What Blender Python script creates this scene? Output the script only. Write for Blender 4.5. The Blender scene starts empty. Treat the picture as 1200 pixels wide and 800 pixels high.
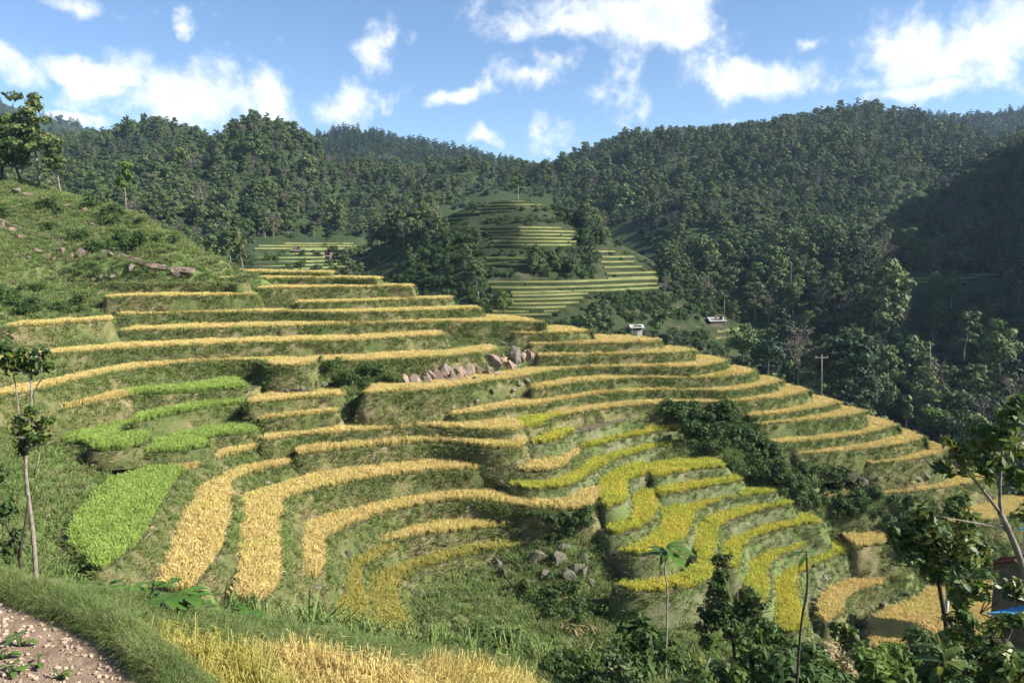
import bpy, bmesh, math, random
import numpy as np
from mathutils import Vector, Euler, Matrix, noise as mnoise
from mathutils.bvhtree import BVHTree
from mathutils.geometry import delaunay_2d_cdt

R = math.radians
rng = np.random.default_rng(7)
random.seed(7)
scene = bpy.context.scene
col = scene.collection

# ------------------------------------------------------------------ camera
F_PX, W_PX, H_PX = 900.0, 1200.0, 800.0
HORIZON = 290.0
PITCH = math.atan((400.0 - HORIZON) / F_PX)
CAM = np.array([0.0, 0.0, 32.0])
cam_d = bpy.data.cameras.new('camera')
cam = bpy.data.objects.new('camera', cam_d); col.objects.link(cam)
cam.location = CAM
cam.rotation_euler = (math.pi / 2 - PITCH, 0, 0)
cam_d.sensor_width = 36.0
cam_d.lens = F_PX / W_PX * 36.0
cam_d.clip_start = 0.1; cam_d.clip_end = 8000
scene.camera = cam

# ------------------------------------------------------------------ light
scene.cycles.use_adaptive_sampling = True; scene.cycles.adaptive_threshold = 0.025
scene.cycles.max_bounces = 4; scene.cycles.diffuse_bounces = 3; scene.cycles.glossy_bounces = 1; scene.cycles.transmission_bounces = 2; scene.cycles.volume_bounces = 0
SUN_EL, SUN_AZ = R(35), R(104)          # azimuth clockwise from +Y (the view direction)
SUN_DIR = Vector((math.sin(SUN_AZ) * math.cos(SUN_EL), math.cos(SUN_AZ) * math.cos(SUN_EL), math.sin(SUN_EL)))
sd = bpy.data.lights.new('sun', 'SUN'); sd.energy = 5.0; sd.angle = R(0.5); sd.color = (1.0, 0.945, 0.85)
sun = bpy.data.objects.new('sun', sd); col.objects.link(sun)
sun.rotation_euler = SUN_DIR.to_track_quat('Z', 'Y').to_euler()
sun.location = (60, -20, 90)

scene.view_settings.view_transform = 'Standard'
scene.view_settings.look = 'None'
scene.view_settings.gamma = 1
scene.view_settings.exposure = 1.36
try: scene.view_settings.use_curve_mapping = False
except Exception: pass

def ray(u, v):
    dx, dy = u - 600.0, v - 400.0
    c, s = math.cos(PITCH), math.sin(PITCH)
    return np.array([dx, F_PX * c - dy * s, -F_PX * s - dy * c])
def PZ(u, v, h):                # point at a level h metres below the camera
    r = ray(u, v); return CAM + r * (h / -r[2])
def PY(u, v, Y):                # point at forward distance Y
    r = ray(u, v); return CAM + r * (Y / r[1])

def build_world():
    w = bpy.data.worlds.new('World'); scene.world = w; w.use_nodes = True
    nt = w.node_tree; N = nt.nodes; L = nt.links; N.clear()
    out = N.new('ShaderNodeOutputWorld'); bg = N.new('ShaderNodeBackground')
    bg.inputs['Strength'].default_value = 0.071
    sky = N.new('ShaderNodeTexSky'); sky.sky_type = 'NISHITA'; sky.sun_disc = False
    sky.sun_elevation = SUN_EL; sky.sun_rotation = SUN_AZ; sky.altitude = 1200
    sky.air_density = 1.05; sky.dust_density = 0.25; sky.ozone_density = 4.5
    tc = N.new('ShaderNodeTexCoord')
    def math_(op, a, b=None, c=None, clamp=False):
        n = N.new('ShaderNodeMath'); n.operation = op; n.use_clamp = clamp
        for i, x in enumerate((a, b, c)):
            if x is None: continue
            if isinstance(x, (int, float)): n.inputs[i].default_value = x
            else: L.new(x, n.inputs[i])
        return n.outputs[0]
    def noise_(scale, detail, rough, vec, lac=2.0, dist=0.0):
        n = N.new('ShaderNodeTexNoise'); n.inputs['Scale'].default_value = scale
        n.inputs['Detail'].default_value = detail; n.inputs['Roughness'].default_value = rough
        n.inputs['Lacunarity'].default_value = lac; n.inputs['Distortion'].default_value = dist
        L.new(vec, n.inputs['Vector']); return n.outputs['Fac']
    D = tc.outputs['Generated']
    wn = N.new('ShaderNodeTexNoise'); wn.inputs['Scale'].default_value = 7.0; wn.inputs['Detail'].default_value = 5.0; wn.inputs['Roughness'].default_value = .6; L.new(D, wn.inputs['Vector'])
    wv = N.new('ShaderNodeVectorMath'); wv.operation = 'MULTIPLY_ADD'; wv.inputs[1].default_value = (.16, .16, .11); wv.inputs[2].default_value = (-.08, -.08, -.055); L.new(wn.outputs['Color'], wv.inputs[0])
    wa = N.new('ShaderNodeVectorMath'); wa.operation = 'ADD'; L.new(D, wa.inputs[0]); L.new(wv.outputs[0], wa.inputs[1])
    D0 = D
    nz = noise_(11.0, 9.0, 0.6, D0, dist=0.3)
    nz2 = noise_(30.0, 7.0, 0.65, D0)
    D = wa.outputs[0]
    # cumulus puffs, each at its own direction in the sky
    puffs = [(250, 112, 110, 48), (330, 130, 60, 26), (140, 85, 46, 20), (70, 62, 32, 16), (410, 122, 36, 22),
             (450, 52, 28, 30), (530, 118, 62, 13), (570, 170, 24, 14), (640, 165, 30, 22), (650, 182, 26, 10),
             (690, 20, 120, 42), (790, 22, 70, 40), (650, 80, 46, 34), (725, 95, 40, 38), (630, 95, 44, 20),
             (880, 92, 70, 24), (950, 45, 22, 11), (1100, 70, 115, 50), (1180, 50, 80, 56), (1010, 95, 52, 18),
             (1080, 112, 90, 20), (95, 135, 40, 8), (125, 2, 56, 14), (222, 26, 17, 18), (860, 145, 14, 6),
             (1290, 30, 130, 60), (1420, 90, 120, 40), (-60, 60, 70, 26), (-180, 20, 110, 40)]
    field = None
    for (u, v, a, b) in puffs:
        r = ray(u, v); r = r / np.linalg.norm(r)
        mp = N.new('ShaderNodeMapping'); mp.vector_type = 'POINT'
        k = np.linalg.norm(ray(u, v))
        sx, sz = k / (a * 1.22), k / (b * 1.25)
        mp.inputs['Scale'].default_value = (sx, sx, sz)
        mp.inputs['Location'].default_value = (-r[0] * sx, -r[1] * sx, -r[2] * sz)
        L.new(D, mp.inputs['Vector'])
        ln = N.new('ShaderNodeVectorMath'); ln.operation = 'LENGTH'; L.new(mp.outputs[0], ln.inputs[0])
        f = math_('SUBTRACT', 1.0, ln.outputs['Value'])
        field = f if field is None else math_('MAXIMUM', field, f)
    # the same broken cumulus carries on around the rest of the sky
    sep = N.new('ShaderNodeSeparateXYZ'); L.new(D0, sep.inputs[0])
    big = noise_(2.6, 3.0, 0.5, D0)
    rest = math_('MULTIPLY_ADD', big, 5.0, -2.75)
    side = math_('LESS_THAN', sep.outputs['Y'], 0.62)
    restm = math_('MULTIPLY_ADD', side, 3.0, -3.0)
    field = math_('MAXIMUM', field, math_('ADD', rest, restm))
    field = math_('MAXIMUM', field, -1.0)
    wob = math_('MULTIPLY_ADD', nz, 3.3, -1.72)
    wob = math_('MULTIPLY_ADD', nz2, 0.9, math_('ADD', wob, -0.45))
    dens = math_('ADD', field, wob)
    mr = N.new('ShaderNodeMapRange'); mr.interpolation_type = 'SMOOTHSTEP'
    mr.inputs['From Min'].default_value = -0.05; mr.inputs['From Max'].default_value = 0.95
    mr.inputs['To Max'].default_value = 0.97
    L.new(dens, mr.inputs['Value'])
    # thick cores turn a little grey, thin rims stay white
    mr2 = N.new('ShaderNodeMapRange'); mr2.interpolation_type = 'SMOOTHSTEP'
    mr2.inputs['From Min'].default_value = 0.55; mr2.inputs['From Max'].default_value = 1.5
    mr2.inputs['To Max'].default_value = 0.75
    nz3 = noise_(14.0, 4.0, 0.5, D0)
    L.new(math_('MULTIPLY_ADD', nz3, 1.6, math_('SUBTRACT', dens, 0.85)), mr2.inputs['Value'])
    cm = N.new('ShaderNodeMix'); cm.data_type = 'RGBA'
    cm.inputs['A'].default_value = (7.2, 7.2, 7.2, 1); cm.inputs['B'].default_value = (4.4, 4.8, 5.6, 1)
    L.new(mr2.outputs[0], cm.inputs['Factor'])
    mix = N.new('ShaderNodeMix'); mix.data_type = 'RGBA'
    L.new(mr.outputs[0], mix.inputs['Factor']); L.new(sky.outputs[0], mix.inputs['A']); L.new(cm.outputs['Result'], mix.inputs['B'])
    L.new(mix.outputs['Result'], bg.inputs['Color']); L.new(bg.outputs[0], out.inputs['Surface'])
build_world()

# ------------------------------------------------------------------ helpers
def mesh_from(name, v, f, mat=None, smooth=False, mats=None, mat_idx=None):
    me = bpy.data.meshes.new(name)
    v = np.asarray(v, dtype=np.float32).reshape(-1, 3)
    if isinstance(f, np.ndarray) and f.ndim == 2:
        k = f.shape[1]; n = f.shape[0]
        me.vertices.add(len(v)); me.vertices.foreach_set('co', v.ravel())
        me.loops.add(n * k); me.loops.foreach_set('vertex_index', f.astype(np.int32).ravel())
        me.polygons.add(n); me.polygons.foreach_set('loop_start', np.arange(0, n * k, k, dtype=np.int32))
        me.update(calc_edges=True)
    else:
        me.from_pydata(v.tolist(), [], [tuple(int(i) for i in q) for q in f])
    for m in (mats or ([mat] if mat else [])): me.materials.append(m)
    if mat_idx is not None: me.polygons.foreach_set('material_index', np.asarray(mat_idx, dtype=np.int32))
    if smooth: me.polygons.foreach_set('use_smooth', np.ones(len(me.polygons), dtype=bool))
    me.update(); return me
def obj(name, me, parent=None, loc=None):
    o = bpy.data.objects.new(name, me); col.objects.link(o)
    if loc is not None: o.location = loc
    if parent is not None: o.parent = parent
    return o
def empty(name, loc):
    o = bpy.data.objects.new(name, None); col.objects.link(o); o.location = loc; o.empty_display_size = 0.3; return o
def tag(o, label=None, cat=None, group=None, kind=None):
    if label: o['label'] = label
    if cat: o['category'] = cat
    if group: o['group'] = group
    if kind: o['kind'] = kind
    return o
class MB:
    def __init__(s): s.v = []; s.f = []; s.m = []; s.n = 0
    def add(s, v, f, m=0):
        v = np.asarray(v, float).reshape(-1, 3); s.v.append(v)
        for q in f: s.f.append(tuple(i + s.n for i in q)); s.m.append(m)
        s.n += len(v)
    def tube(s, pts, rad, seg=7, m=0, cap=True):
        pts = [np.asarray(p, float) for p in pts]; n = len(pts)
        vs = []; fs = []
        for i, p in enumerate(pts):
            d = pts[min(i + 1, n - 1)] - pts[max(i - 1, 0)]; d = d / (np.linalg.norm(d) + 1e-9)
            a = np.cross(d, (0, 0, 1) if abs(d[2]) < 0.9 else (1, 0, 0)); a /= np.linalg.norm(a); b = np.cross(d, a)
            r = rad[i] if hasattr(rad, '__len__') else rad
            for k in range(seg):
                t = 2 * math.pi * k / seg; vs.append(p + r * (math.cos(t) * a + math.sin(t) * b))
        for i in range(n - 1):
            for k in range(seg):
                k2 = (k + 1) % seg; fs.append((i * seg + k, i * seg + k2, (i + 1) * seg + k2, (i + 1) * seg + k))
        if cap: fs.append(tuple(range(seg))[::-1]); fs.append(tuple((n - 1) * seg + k for k in range(seg)))
        s.add(vs, fs, m)
    def box(s, c, d, m=0, rz=0.0):
        c = np.asarray(c, float); d = np.asarray(d, float) / 2
        P = np.array([[x, y, z] for z in (-1, 1) for y in (-1, 1) for x in (-1, 1)]) * d
        cs, sn = math.cos(rz), math.sin(rz); P = np.stack([P[:, 0] * cs - P[:, 1] * sn, P[:, 0] * sn + P[:, 1] * cs, P[:, 2]], 1)
        s.add(P + c, [(0, 2, 3, 1), (4, 5, 7, 6), (0, 1, 5, 4), (2, 6, 7, 3), (0, 4, 6, 2), (1, 3, 7, 5)], m)
    def mesh(s, name, mats, smooth=False):
        return mesh_from(name, np.concatenate(s.v), s.f, mats=mats if isinstance(mats, list) else [mats], mat_idx=s.m, smooth=smooth)

# value noise on numpy arrays
_perm = rng.random((64, 64, 64))
def vnoise(p):
    p = np.asarray(p, float); i = np.floor(p).astype(int); f = p - i; f = f * f * (3 - 2 * f); i &= 63; j = (i + 1) & 63
    x0, y0, z0, x1, y1, z1 = i[..., 0], i[..., 1], i[..., 2], j[..., 0], j[..., 1], j[..., 2]
    fx, fy, fz = f[..., 0], f[..., 1], f[..., 2]
    g = lambda a, b, c: _perm[a, b, c]
    c00 = g(x0, y0, z0) * (1 - fx) + g(x1, y0, z0) * fx; c10 = g(x0, y1, z0) * (1 - fx) + g(x1, y1, z0) * fx
    c01 = g(x0, y0, z1) * (1 - fx) + g(x1, y0, z1) * fx; c11 = g(x0, y1, z1) * (1 - fx) + g(x1, y1, z1) * fx
    return (c00 * (1 - fy) + c10 * fy) * (1 - fz) + (c01 * (1 - fy) + c11 * fy) * fz - 0.5
def fbm(p, o=4):
    p = np.asarray(p, float); a = 1.0; s = 0
    for k in range(o): s = s + a * vnoise(p * 2 ** k + 17.3 * k); a *= 0.5
    return s

# ------------------------------------------------------------------ materials
def nodes_mat(name):
    m = bpy.data.materials.new(name); m.use_nodes = True
    nt = m.node_tree; nt.nodes.clear()
    out = nt.nodes.new('ShaderNodeOutputMaterial'); return m, nt, out
def ramp(nt, fac, stops):
    r = nt.nodes.new('ShaderNodeValToRGB'); e = r.color_ramp.elements
    while len(e) < len(stops): e.new(0.5)
    for i, (p, c) in enumerate(stops): e[i].position = p; e[i].color = (*c, 1)
    nt.links.new(fac, r.inputs[0]); return r.outputs[0]
def tnoise(nt, vec, scale, detail=4, rough=0.55):
    n = nt.nodes.new('ShaderNodeTexNoise'); n.inputs['Scale'].default_value = scale
    n.inputs['Detail'].default_value = detail; n.inputs['Roughness'].default_value = rough
    nt.links.new(vec, n.inputs['Vector']); return n.outputs['Fac']
def mixc(nt, fac, a, b, mode='MIX'):
    n = nt.nodes.new('ShaderNodeMix'); n.data_type = 'RGBA'; n.blend_type = mode
    for key, x in (('Factor', fac), ('A', a), ('B', b)):
        if isinstance(x, (int, float)): n.inputs[key].default_value = x
        elif isinstance(x, tuple): n.inputs[key].default_value = (*x, 1)
        else: nt.links.new(x, n.inputs[key])
    return n.outputs['Result']
def maprange(nt, val, a, b, c=0.0, d=1.0):
    n = nt.nodes.new('ShaderNodeMapRange'); n.inputs[1].default_value = a; n.inputs[2].default_value = b
    n.inputs[3].default_value = c; n.inputs[4].default_value = d; nt.links.new(val, n.inputs[0]); return n.outputs[0]
def ground_mat(name, stops, scale=0.8, stops2=None, scale2=0.12, bump=0.5, bscale=6.0, rough=0.95):
    m, nt, out = nodes_mat(name)
    g = nt.nodes.new('ShaderNodeNewGeometry'); P = g.outputs['Position']
    c = ramp(nt, tnoise(nt, P, scale, 8, 0.65), stops)
    if stops2:
        c2 = ramp(nt, tnoise(nt, P, scale * 1.7, 8, 0.7), stops2)
        c = mixc(nt, maprange(nt, tnoise(nt, P, scale2, 5, 0.6), 0.42, 0.6), c, c2)
    b = nt.nodes.new('ShaderNodeBsdfPrincipled'); b.inputs['Roughness'].default_value = rough
    b.inputs['Specular IOR Level'].default_value = 0.15
    nt.links.new(c, b.inputs['Base Color'])
    bp = nt.nodes.new('ShaderNodeBump'); bp.inputs['Strength'].default_value = bump; bp.inputs['Distance'].default_value = 0.25
    nt.links.new(tnoise(nt, P, bscale, 6, 0.7), bp.inputs['Height']); nt.links.new(bp.outputs[0], b.inputs['Normal'])
    nt.links.new(b.outputs[0], out.inputs[0]); return m
def leaf_mat(name, cols, transl=0.35, zramp=None, rough=0.6, spec=0.2, patch=None):
    """foliage: colour varies per plant; zramp = (z0, z1, base colour) tints the foot of a blade"""
    m, nt, out = nodes_mat(name)
    oi = nt.nodes.new('ShaderNodeObjectInfo')
    n = len(cols); c = ramp(nt, oi.outputs['Random'], [(i / max(1, n - 1), k) for i, k in enumerate(cols)])
    g = nt.nodes.new('ShaderNodeNewGeometry')
    c = mixc(nt, maprange(nt, tnoise(nt, g.outputs['Position'], 1.3, 4), 0.3, 0.7), c, tuple(x * 0.72 for x in cols[0]))
    if patch:
        c = mixc(nt, maprange(nt, tnoise(nt, g.outputs['Position'], patch[0], 3), 0.46, 0.62), c, patch[1])
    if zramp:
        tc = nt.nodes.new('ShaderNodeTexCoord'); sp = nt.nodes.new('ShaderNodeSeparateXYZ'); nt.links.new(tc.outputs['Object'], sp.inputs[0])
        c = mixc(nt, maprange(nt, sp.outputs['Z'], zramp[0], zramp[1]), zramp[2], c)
    b = nt.nodes.new('ShaderNodeBsdfPrincipled'); b.inputs['Roughness'].default_value = rough
    b.inputs['Specular IOR Level'].default_value = spec; nt.links.new(c, b.inputs['Base Color'])
    t = nt.nodes.new('ShaderNodeBsdfTranslucent'); nt.links.new(c, t.inputs['Color'])
    mx = nt.nodes.new('ShaderNodeMixShader'); mx.inputs[0].default_value = transl
    nt.links.new(b.outputs[0], mx.inputs[1]); nt.links.new(t.outputs[0], mx.inputs[2]); nt.links.new(mx.outputs[0], out.inputs[0])
    return m
M = {}
M['slope'] = ground_mat('grassy_slope', [(0.25, (.035, .06, .016)), (0.45, (.085, .135, .035)), (0.6, (.13, .17, .055)), (0.78, (.26, .21, .12))],
                        0.7, [(0.3, (.06, .10, .03)), (0.55, (.14, .15, .06)), (0.75, (.27, .20, .12))], 0.10, bump=0.7)
M['bank'] = ground_mat('terrace_bank', [(0.22, (.045, .05, .018)), (0.40, (.13, .14, .045)), (0.54, (.24, .20, .10)), (0.7, (.34, .27, .17)), (0.85, (.20, .14, .095))],
                       1.3, [(0.3, (.05, .085, .025)), (0.55, (.11, .14, .045)), (0.8, (.2, .17, .09))], 0.2, bump=0.9, bscale=9)
M['greybank'] = ground_mat('grey_green_bank', [(0.25, (.07, .08, .04)), (0.5, (.13, .14, .07)), (0.75, (.22, .20, .12))],
                          1.5, [(0.3, (.08, .12, .035)), (0.7, (.15, .18, .065))], 0.3, bump=0.6, bscale=10)  # grey-green tones varied by noise, for banks under yellow-green rice
M['mud'] = ground_mat('paddy_mud', [(0.3, (.06, .05, .035)), (0.6, (.12, .10, .065)), (0.8, (.09, .11, .04))], 1.2, bump=0.4)
M['forest_floor'] = ground_mat('forest_floor', [(0.3, (.018, .030, .011)), (0.6, (.032, .05, .018)), (0.8, (.055, .06, .028))], 0.12, bump=0.3, bscale=0.6)
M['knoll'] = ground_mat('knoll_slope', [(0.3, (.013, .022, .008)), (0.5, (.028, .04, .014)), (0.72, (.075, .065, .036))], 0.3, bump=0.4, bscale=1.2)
M['rock'] = ground_mat('pinkish_rock', [(0.25, (.09, .06, .045)), (0.5, (.28, .19, .145)), (0.75, (.42, .31, .245))], 1.1,
                       [(0.3, (.09, .085, .07)), (0.6, (.22, .185, .155)), (0.8, (.08, .10, .045))], 0.5, bump=0.8, bscale=5, rough=0.85)
M['rock_grey'] = ground_mat('grey_rock', [(0.25, (.05, .045, .035)), (0.5, (.16, .14, .115)), (0.75, (.28, .25, .21))], 1.4, [(0.3, (.05, .06, .03)), (0.7, (.12, .14, .06))], .6, bump=.8, bscale=5, rough=.9)  # grey stones; its dark tone also paints shade on the bowl pile
M['soil'] = ground_mat('bare_soil', [(0.3, (.24, .165, .11)), (0.55, (.38, .275, .195)), (0.8, (.48, .37, .27))], 2.5, bump=0.8, bscale=18)
M['bark'] = ground_mat('pale_bark', [(0.3, (.13, .10, .08)), (0.6, (.30, .26, .21)), (0.8, (.45, .41, .35))], 5, bump=0.5, bscale=25)
M['darkbark'] = ground_mat('dark_bark', [(0.3, (.035, .028, .02)), (0.6, (.08, .065, .05)), (0.8, (.14, .12, .09))], 4, bump=0.5, bscale=20)
M['concrete'] = ground_mat('concrete', [(0.3, (.34, .33, .31)), (0.6, (.45, .44, .42)), (0.8, (.52, .5, .47))], 1.5, bump=0.3, bscale=12)
M['roof_white'] = ground_mat('pale_roof', [(0.3, (.24, .25, .26)), (0.7, (.36, .37, .38))], 1.5, bump=0.1, rough=0.5)
M['roof_red'] = ground_mat('rusty_roof', [(0.3, (.07, .014, .012)), (0.7, (.12, .028, .022))], 1.2, bump=0.2, rough=0.5)
M['roof_blue'] = ground_mat('blue_sheet', [(0.3, (.04, .22, .46)), (0.7, (.07, .32, .58))], 1.2, bump=0.1, rough=0.4)
M['wood'] = ground_mat('weathered_wood', [(0.3, (.10, .075, .055)), (0.7, (.2, .16, .12))], 3, bump=0.4, bscale=14)
M['dark'] = ground_mat('dark_opening', [(0.3, (.012, .012, .014)), (0.7, (.02, .02, .022))], 2)
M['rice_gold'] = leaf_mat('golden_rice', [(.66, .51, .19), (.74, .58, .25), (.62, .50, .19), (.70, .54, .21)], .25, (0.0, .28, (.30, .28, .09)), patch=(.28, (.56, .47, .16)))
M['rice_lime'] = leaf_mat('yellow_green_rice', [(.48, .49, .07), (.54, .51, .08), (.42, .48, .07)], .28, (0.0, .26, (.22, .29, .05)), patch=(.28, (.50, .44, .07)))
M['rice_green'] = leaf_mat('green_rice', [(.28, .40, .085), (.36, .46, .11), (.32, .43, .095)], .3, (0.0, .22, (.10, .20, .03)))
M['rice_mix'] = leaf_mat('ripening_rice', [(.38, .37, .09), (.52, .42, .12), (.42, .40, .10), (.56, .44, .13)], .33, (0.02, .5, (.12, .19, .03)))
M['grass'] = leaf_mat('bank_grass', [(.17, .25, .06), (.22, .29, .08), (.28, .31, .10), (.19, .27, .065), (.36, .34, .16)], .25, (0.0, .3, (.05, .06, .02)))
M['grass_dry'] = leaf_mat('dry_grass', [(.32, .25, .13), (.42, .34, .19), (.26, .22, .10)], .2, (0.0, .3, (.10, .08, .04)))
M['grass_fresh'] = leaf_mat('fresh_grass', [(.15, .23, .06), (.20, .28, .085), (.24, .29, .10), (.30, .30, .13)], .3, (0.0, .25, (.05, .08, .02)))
M['lf_mid'] = leaf_mat('leaf_mid_green', [(.07, .115, .036), (.10, .15, .045), (.125, .16, .055), (.07, .11, .042), (.17, .17, .07), (.12, .17, .04)], .2)
M['lf_dark'] = leaf_mat('leaf_dark_green', [(.034, .062, .028), (.045, .08, .034), (.06, .09, .036), (.038, .066, .034), (.07, .10, .04)], .16)
M['lf_bright'] = leaf_mat('leaf_bright_green', [(.10, .17, .03), (.13, .19, .04), (.09, .16, .04)], .38)
M['lf_grey'] = leaf_mat('leaf_grey_twigs', [(.11, .10, .075), (.14, .12, .095), (.10, .11, .07)], .1)
M['lf_shrub'] = leaf_mat('leaf_shrub', [(.05, .095, .022), (.075, .125, .03), (.06, .10, .03), (.09, .13, .04)], .3)
M['lf_near'] = leaf_mat('leaf_near_tree', [(.05, .10, .02), (.075, .13, .025), (.06, .11, .02)], .35, rough=.45, spec=.35, patch=(2.2, (.16, .18, .03)))
M['lf_banana'] = leaf_mat('broad_leaf', [(.10, .20, .03), (.08, .16, .03)], .4, rough=.4, spec=.4)
M['lf_dead'] = leaf_mat('withered_leaf', [(.26, .17, .10), (.34, .24, .16)], .15)

# ------------------------------------------------------------------ plant prototypes (never linked to the scene themselves)
def tuft_mesh(name, mat, n, rad, hgt, wid, lean, seed, droop=0.35, hvar=0.3):
    r = np.random.default_rng(seed); V = []; Fq = []; k = 0
    for i in range(n):
        a = r.uniform(0, 2 * math.pi); q = rad * math.sqrt(r.random()); b = np.array([q * math.cos(a), q * math.sin(a), -0.04])
        d = np.array([math.cos(a + r.normal(0, .7)), math.sin(a + r.normal(0, .7)), 0]); h = hgt * (1 + r.uniform(-hvar, hvar)); ln = lean * r.uniform(.3, 1.3)
        fa = r.uniform(0, math.pi); s = np.array([math.cos(fa), math.sin(fa), 0]) * wid
        p1 = b + d * ln * h * .35 + (0, 0, h * .55); p2 = b + d * ln * h * .8 + (0, 0, h * .92); p3 = b + d * ln * h * (1.0 + droop) + (0, 0, h * (1.0 - droop * .5))
        V += [b - s * .35, b + s * .35, p1 - s * .5, p1 + s * .5, p2 - s * .45, p2 + s * .45, p3]
        Fq += [(k, k + 1, k + 3, k + 2), (k + 2, k + 3, k + 5, k + 4), (k + 4, k + 5, k + 6)]; k += 7
    return mesh_from(name, V, Fq, mat)
def leaf_cloud(r, clumps, n, size, flat=0.0, up=0.35, elong=1.6):
    """quads spread over the shells of the clumps: (centre, radius xyz)"""
    vol = np.array([np.prod(c[1]) ** (2 / 3) for c in clumps]); ids = r.choice(len(clumps), n, p=vol / vol.sum())
    C = np.array([c[0] for c in clumps])[ids]; S = np.array([c[1] for c in clumps])[ids]
    d = r.normal(size=(n, 3)); d /= np.linalg.norm(d, axis=1)[:, None]
    rad = np.clip(r.uniform(.35, 1.08, n) ** .6, 0, 1.1)
    P = C + d * S * rad[:, None]
    nrm = d * 1.15 + r.normal(size=(n, 3)) * .5 + np.array([0, 0, up]); nrm /= np.linalg.norm(nrm, axis=1)[:, None]
    t = np.cross(nrm, r.normal(size=(n, 3))); t /= np.linalg.norm(t, axis=1)[:, None]; b = np.cross(nrm, t)
    s = size * r.uniform(.6, 1.4, n)[:, None]
    q = np.stack([P - t * s * elong * .5, P - b * s * .42 + t * s * .05, P + t * s * elong * .5, P + b * s * .42 + t * s * .05], 1).reshape(-1, 3)
    return q, np.arange(n * 4).reshape(-1, 4)
def branchy(mb, r, base, top, r0, r1, nb, spread, start=.45, m=0, seg=6, rise=.35):
    base = np.array(base, float); top = np.array(top, float); n = 6; pts = []
    for i in range(n):
        t = i / (n - 1); j = r.normal(0, 1, 3) * np.linalg.norm(top - base) * .018 * (0 < i); pts.append(base + (top - base) * t + j)
    mb.tube(pts, np.linspace(r0, r1, n), seg, m); tips = []
    for k in range(nb):
        t = start + (1 - start) * (k + r.random() * .6) / nb; t = min(t, .97); i = int(t * (n - 1)); p = pts[i] + (pts[min(i + 1, n - 1)] - pts[i]) * (t * (n - 1) - i)
        a = k * 2.4 + r.uniform(-.5, .5); ln = spread * (1.15 - .6 * t) * r.uniform(.7, 1.2)
        e = p + np.array([math.cos(a) * ln, math.sin(a) * ln, ln * rise * r.uniform(.4, 1.6)]); mid = (p + e) / 2 + (0, 0, -.05 * ln)
        rr = r0 * (1 - t) * .45 + r1 * .7; mb.tube([p, mid, e], [rr, rr * .65, rr * .3], 5, m); tips.append(e)
    return pts, tips
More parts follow.
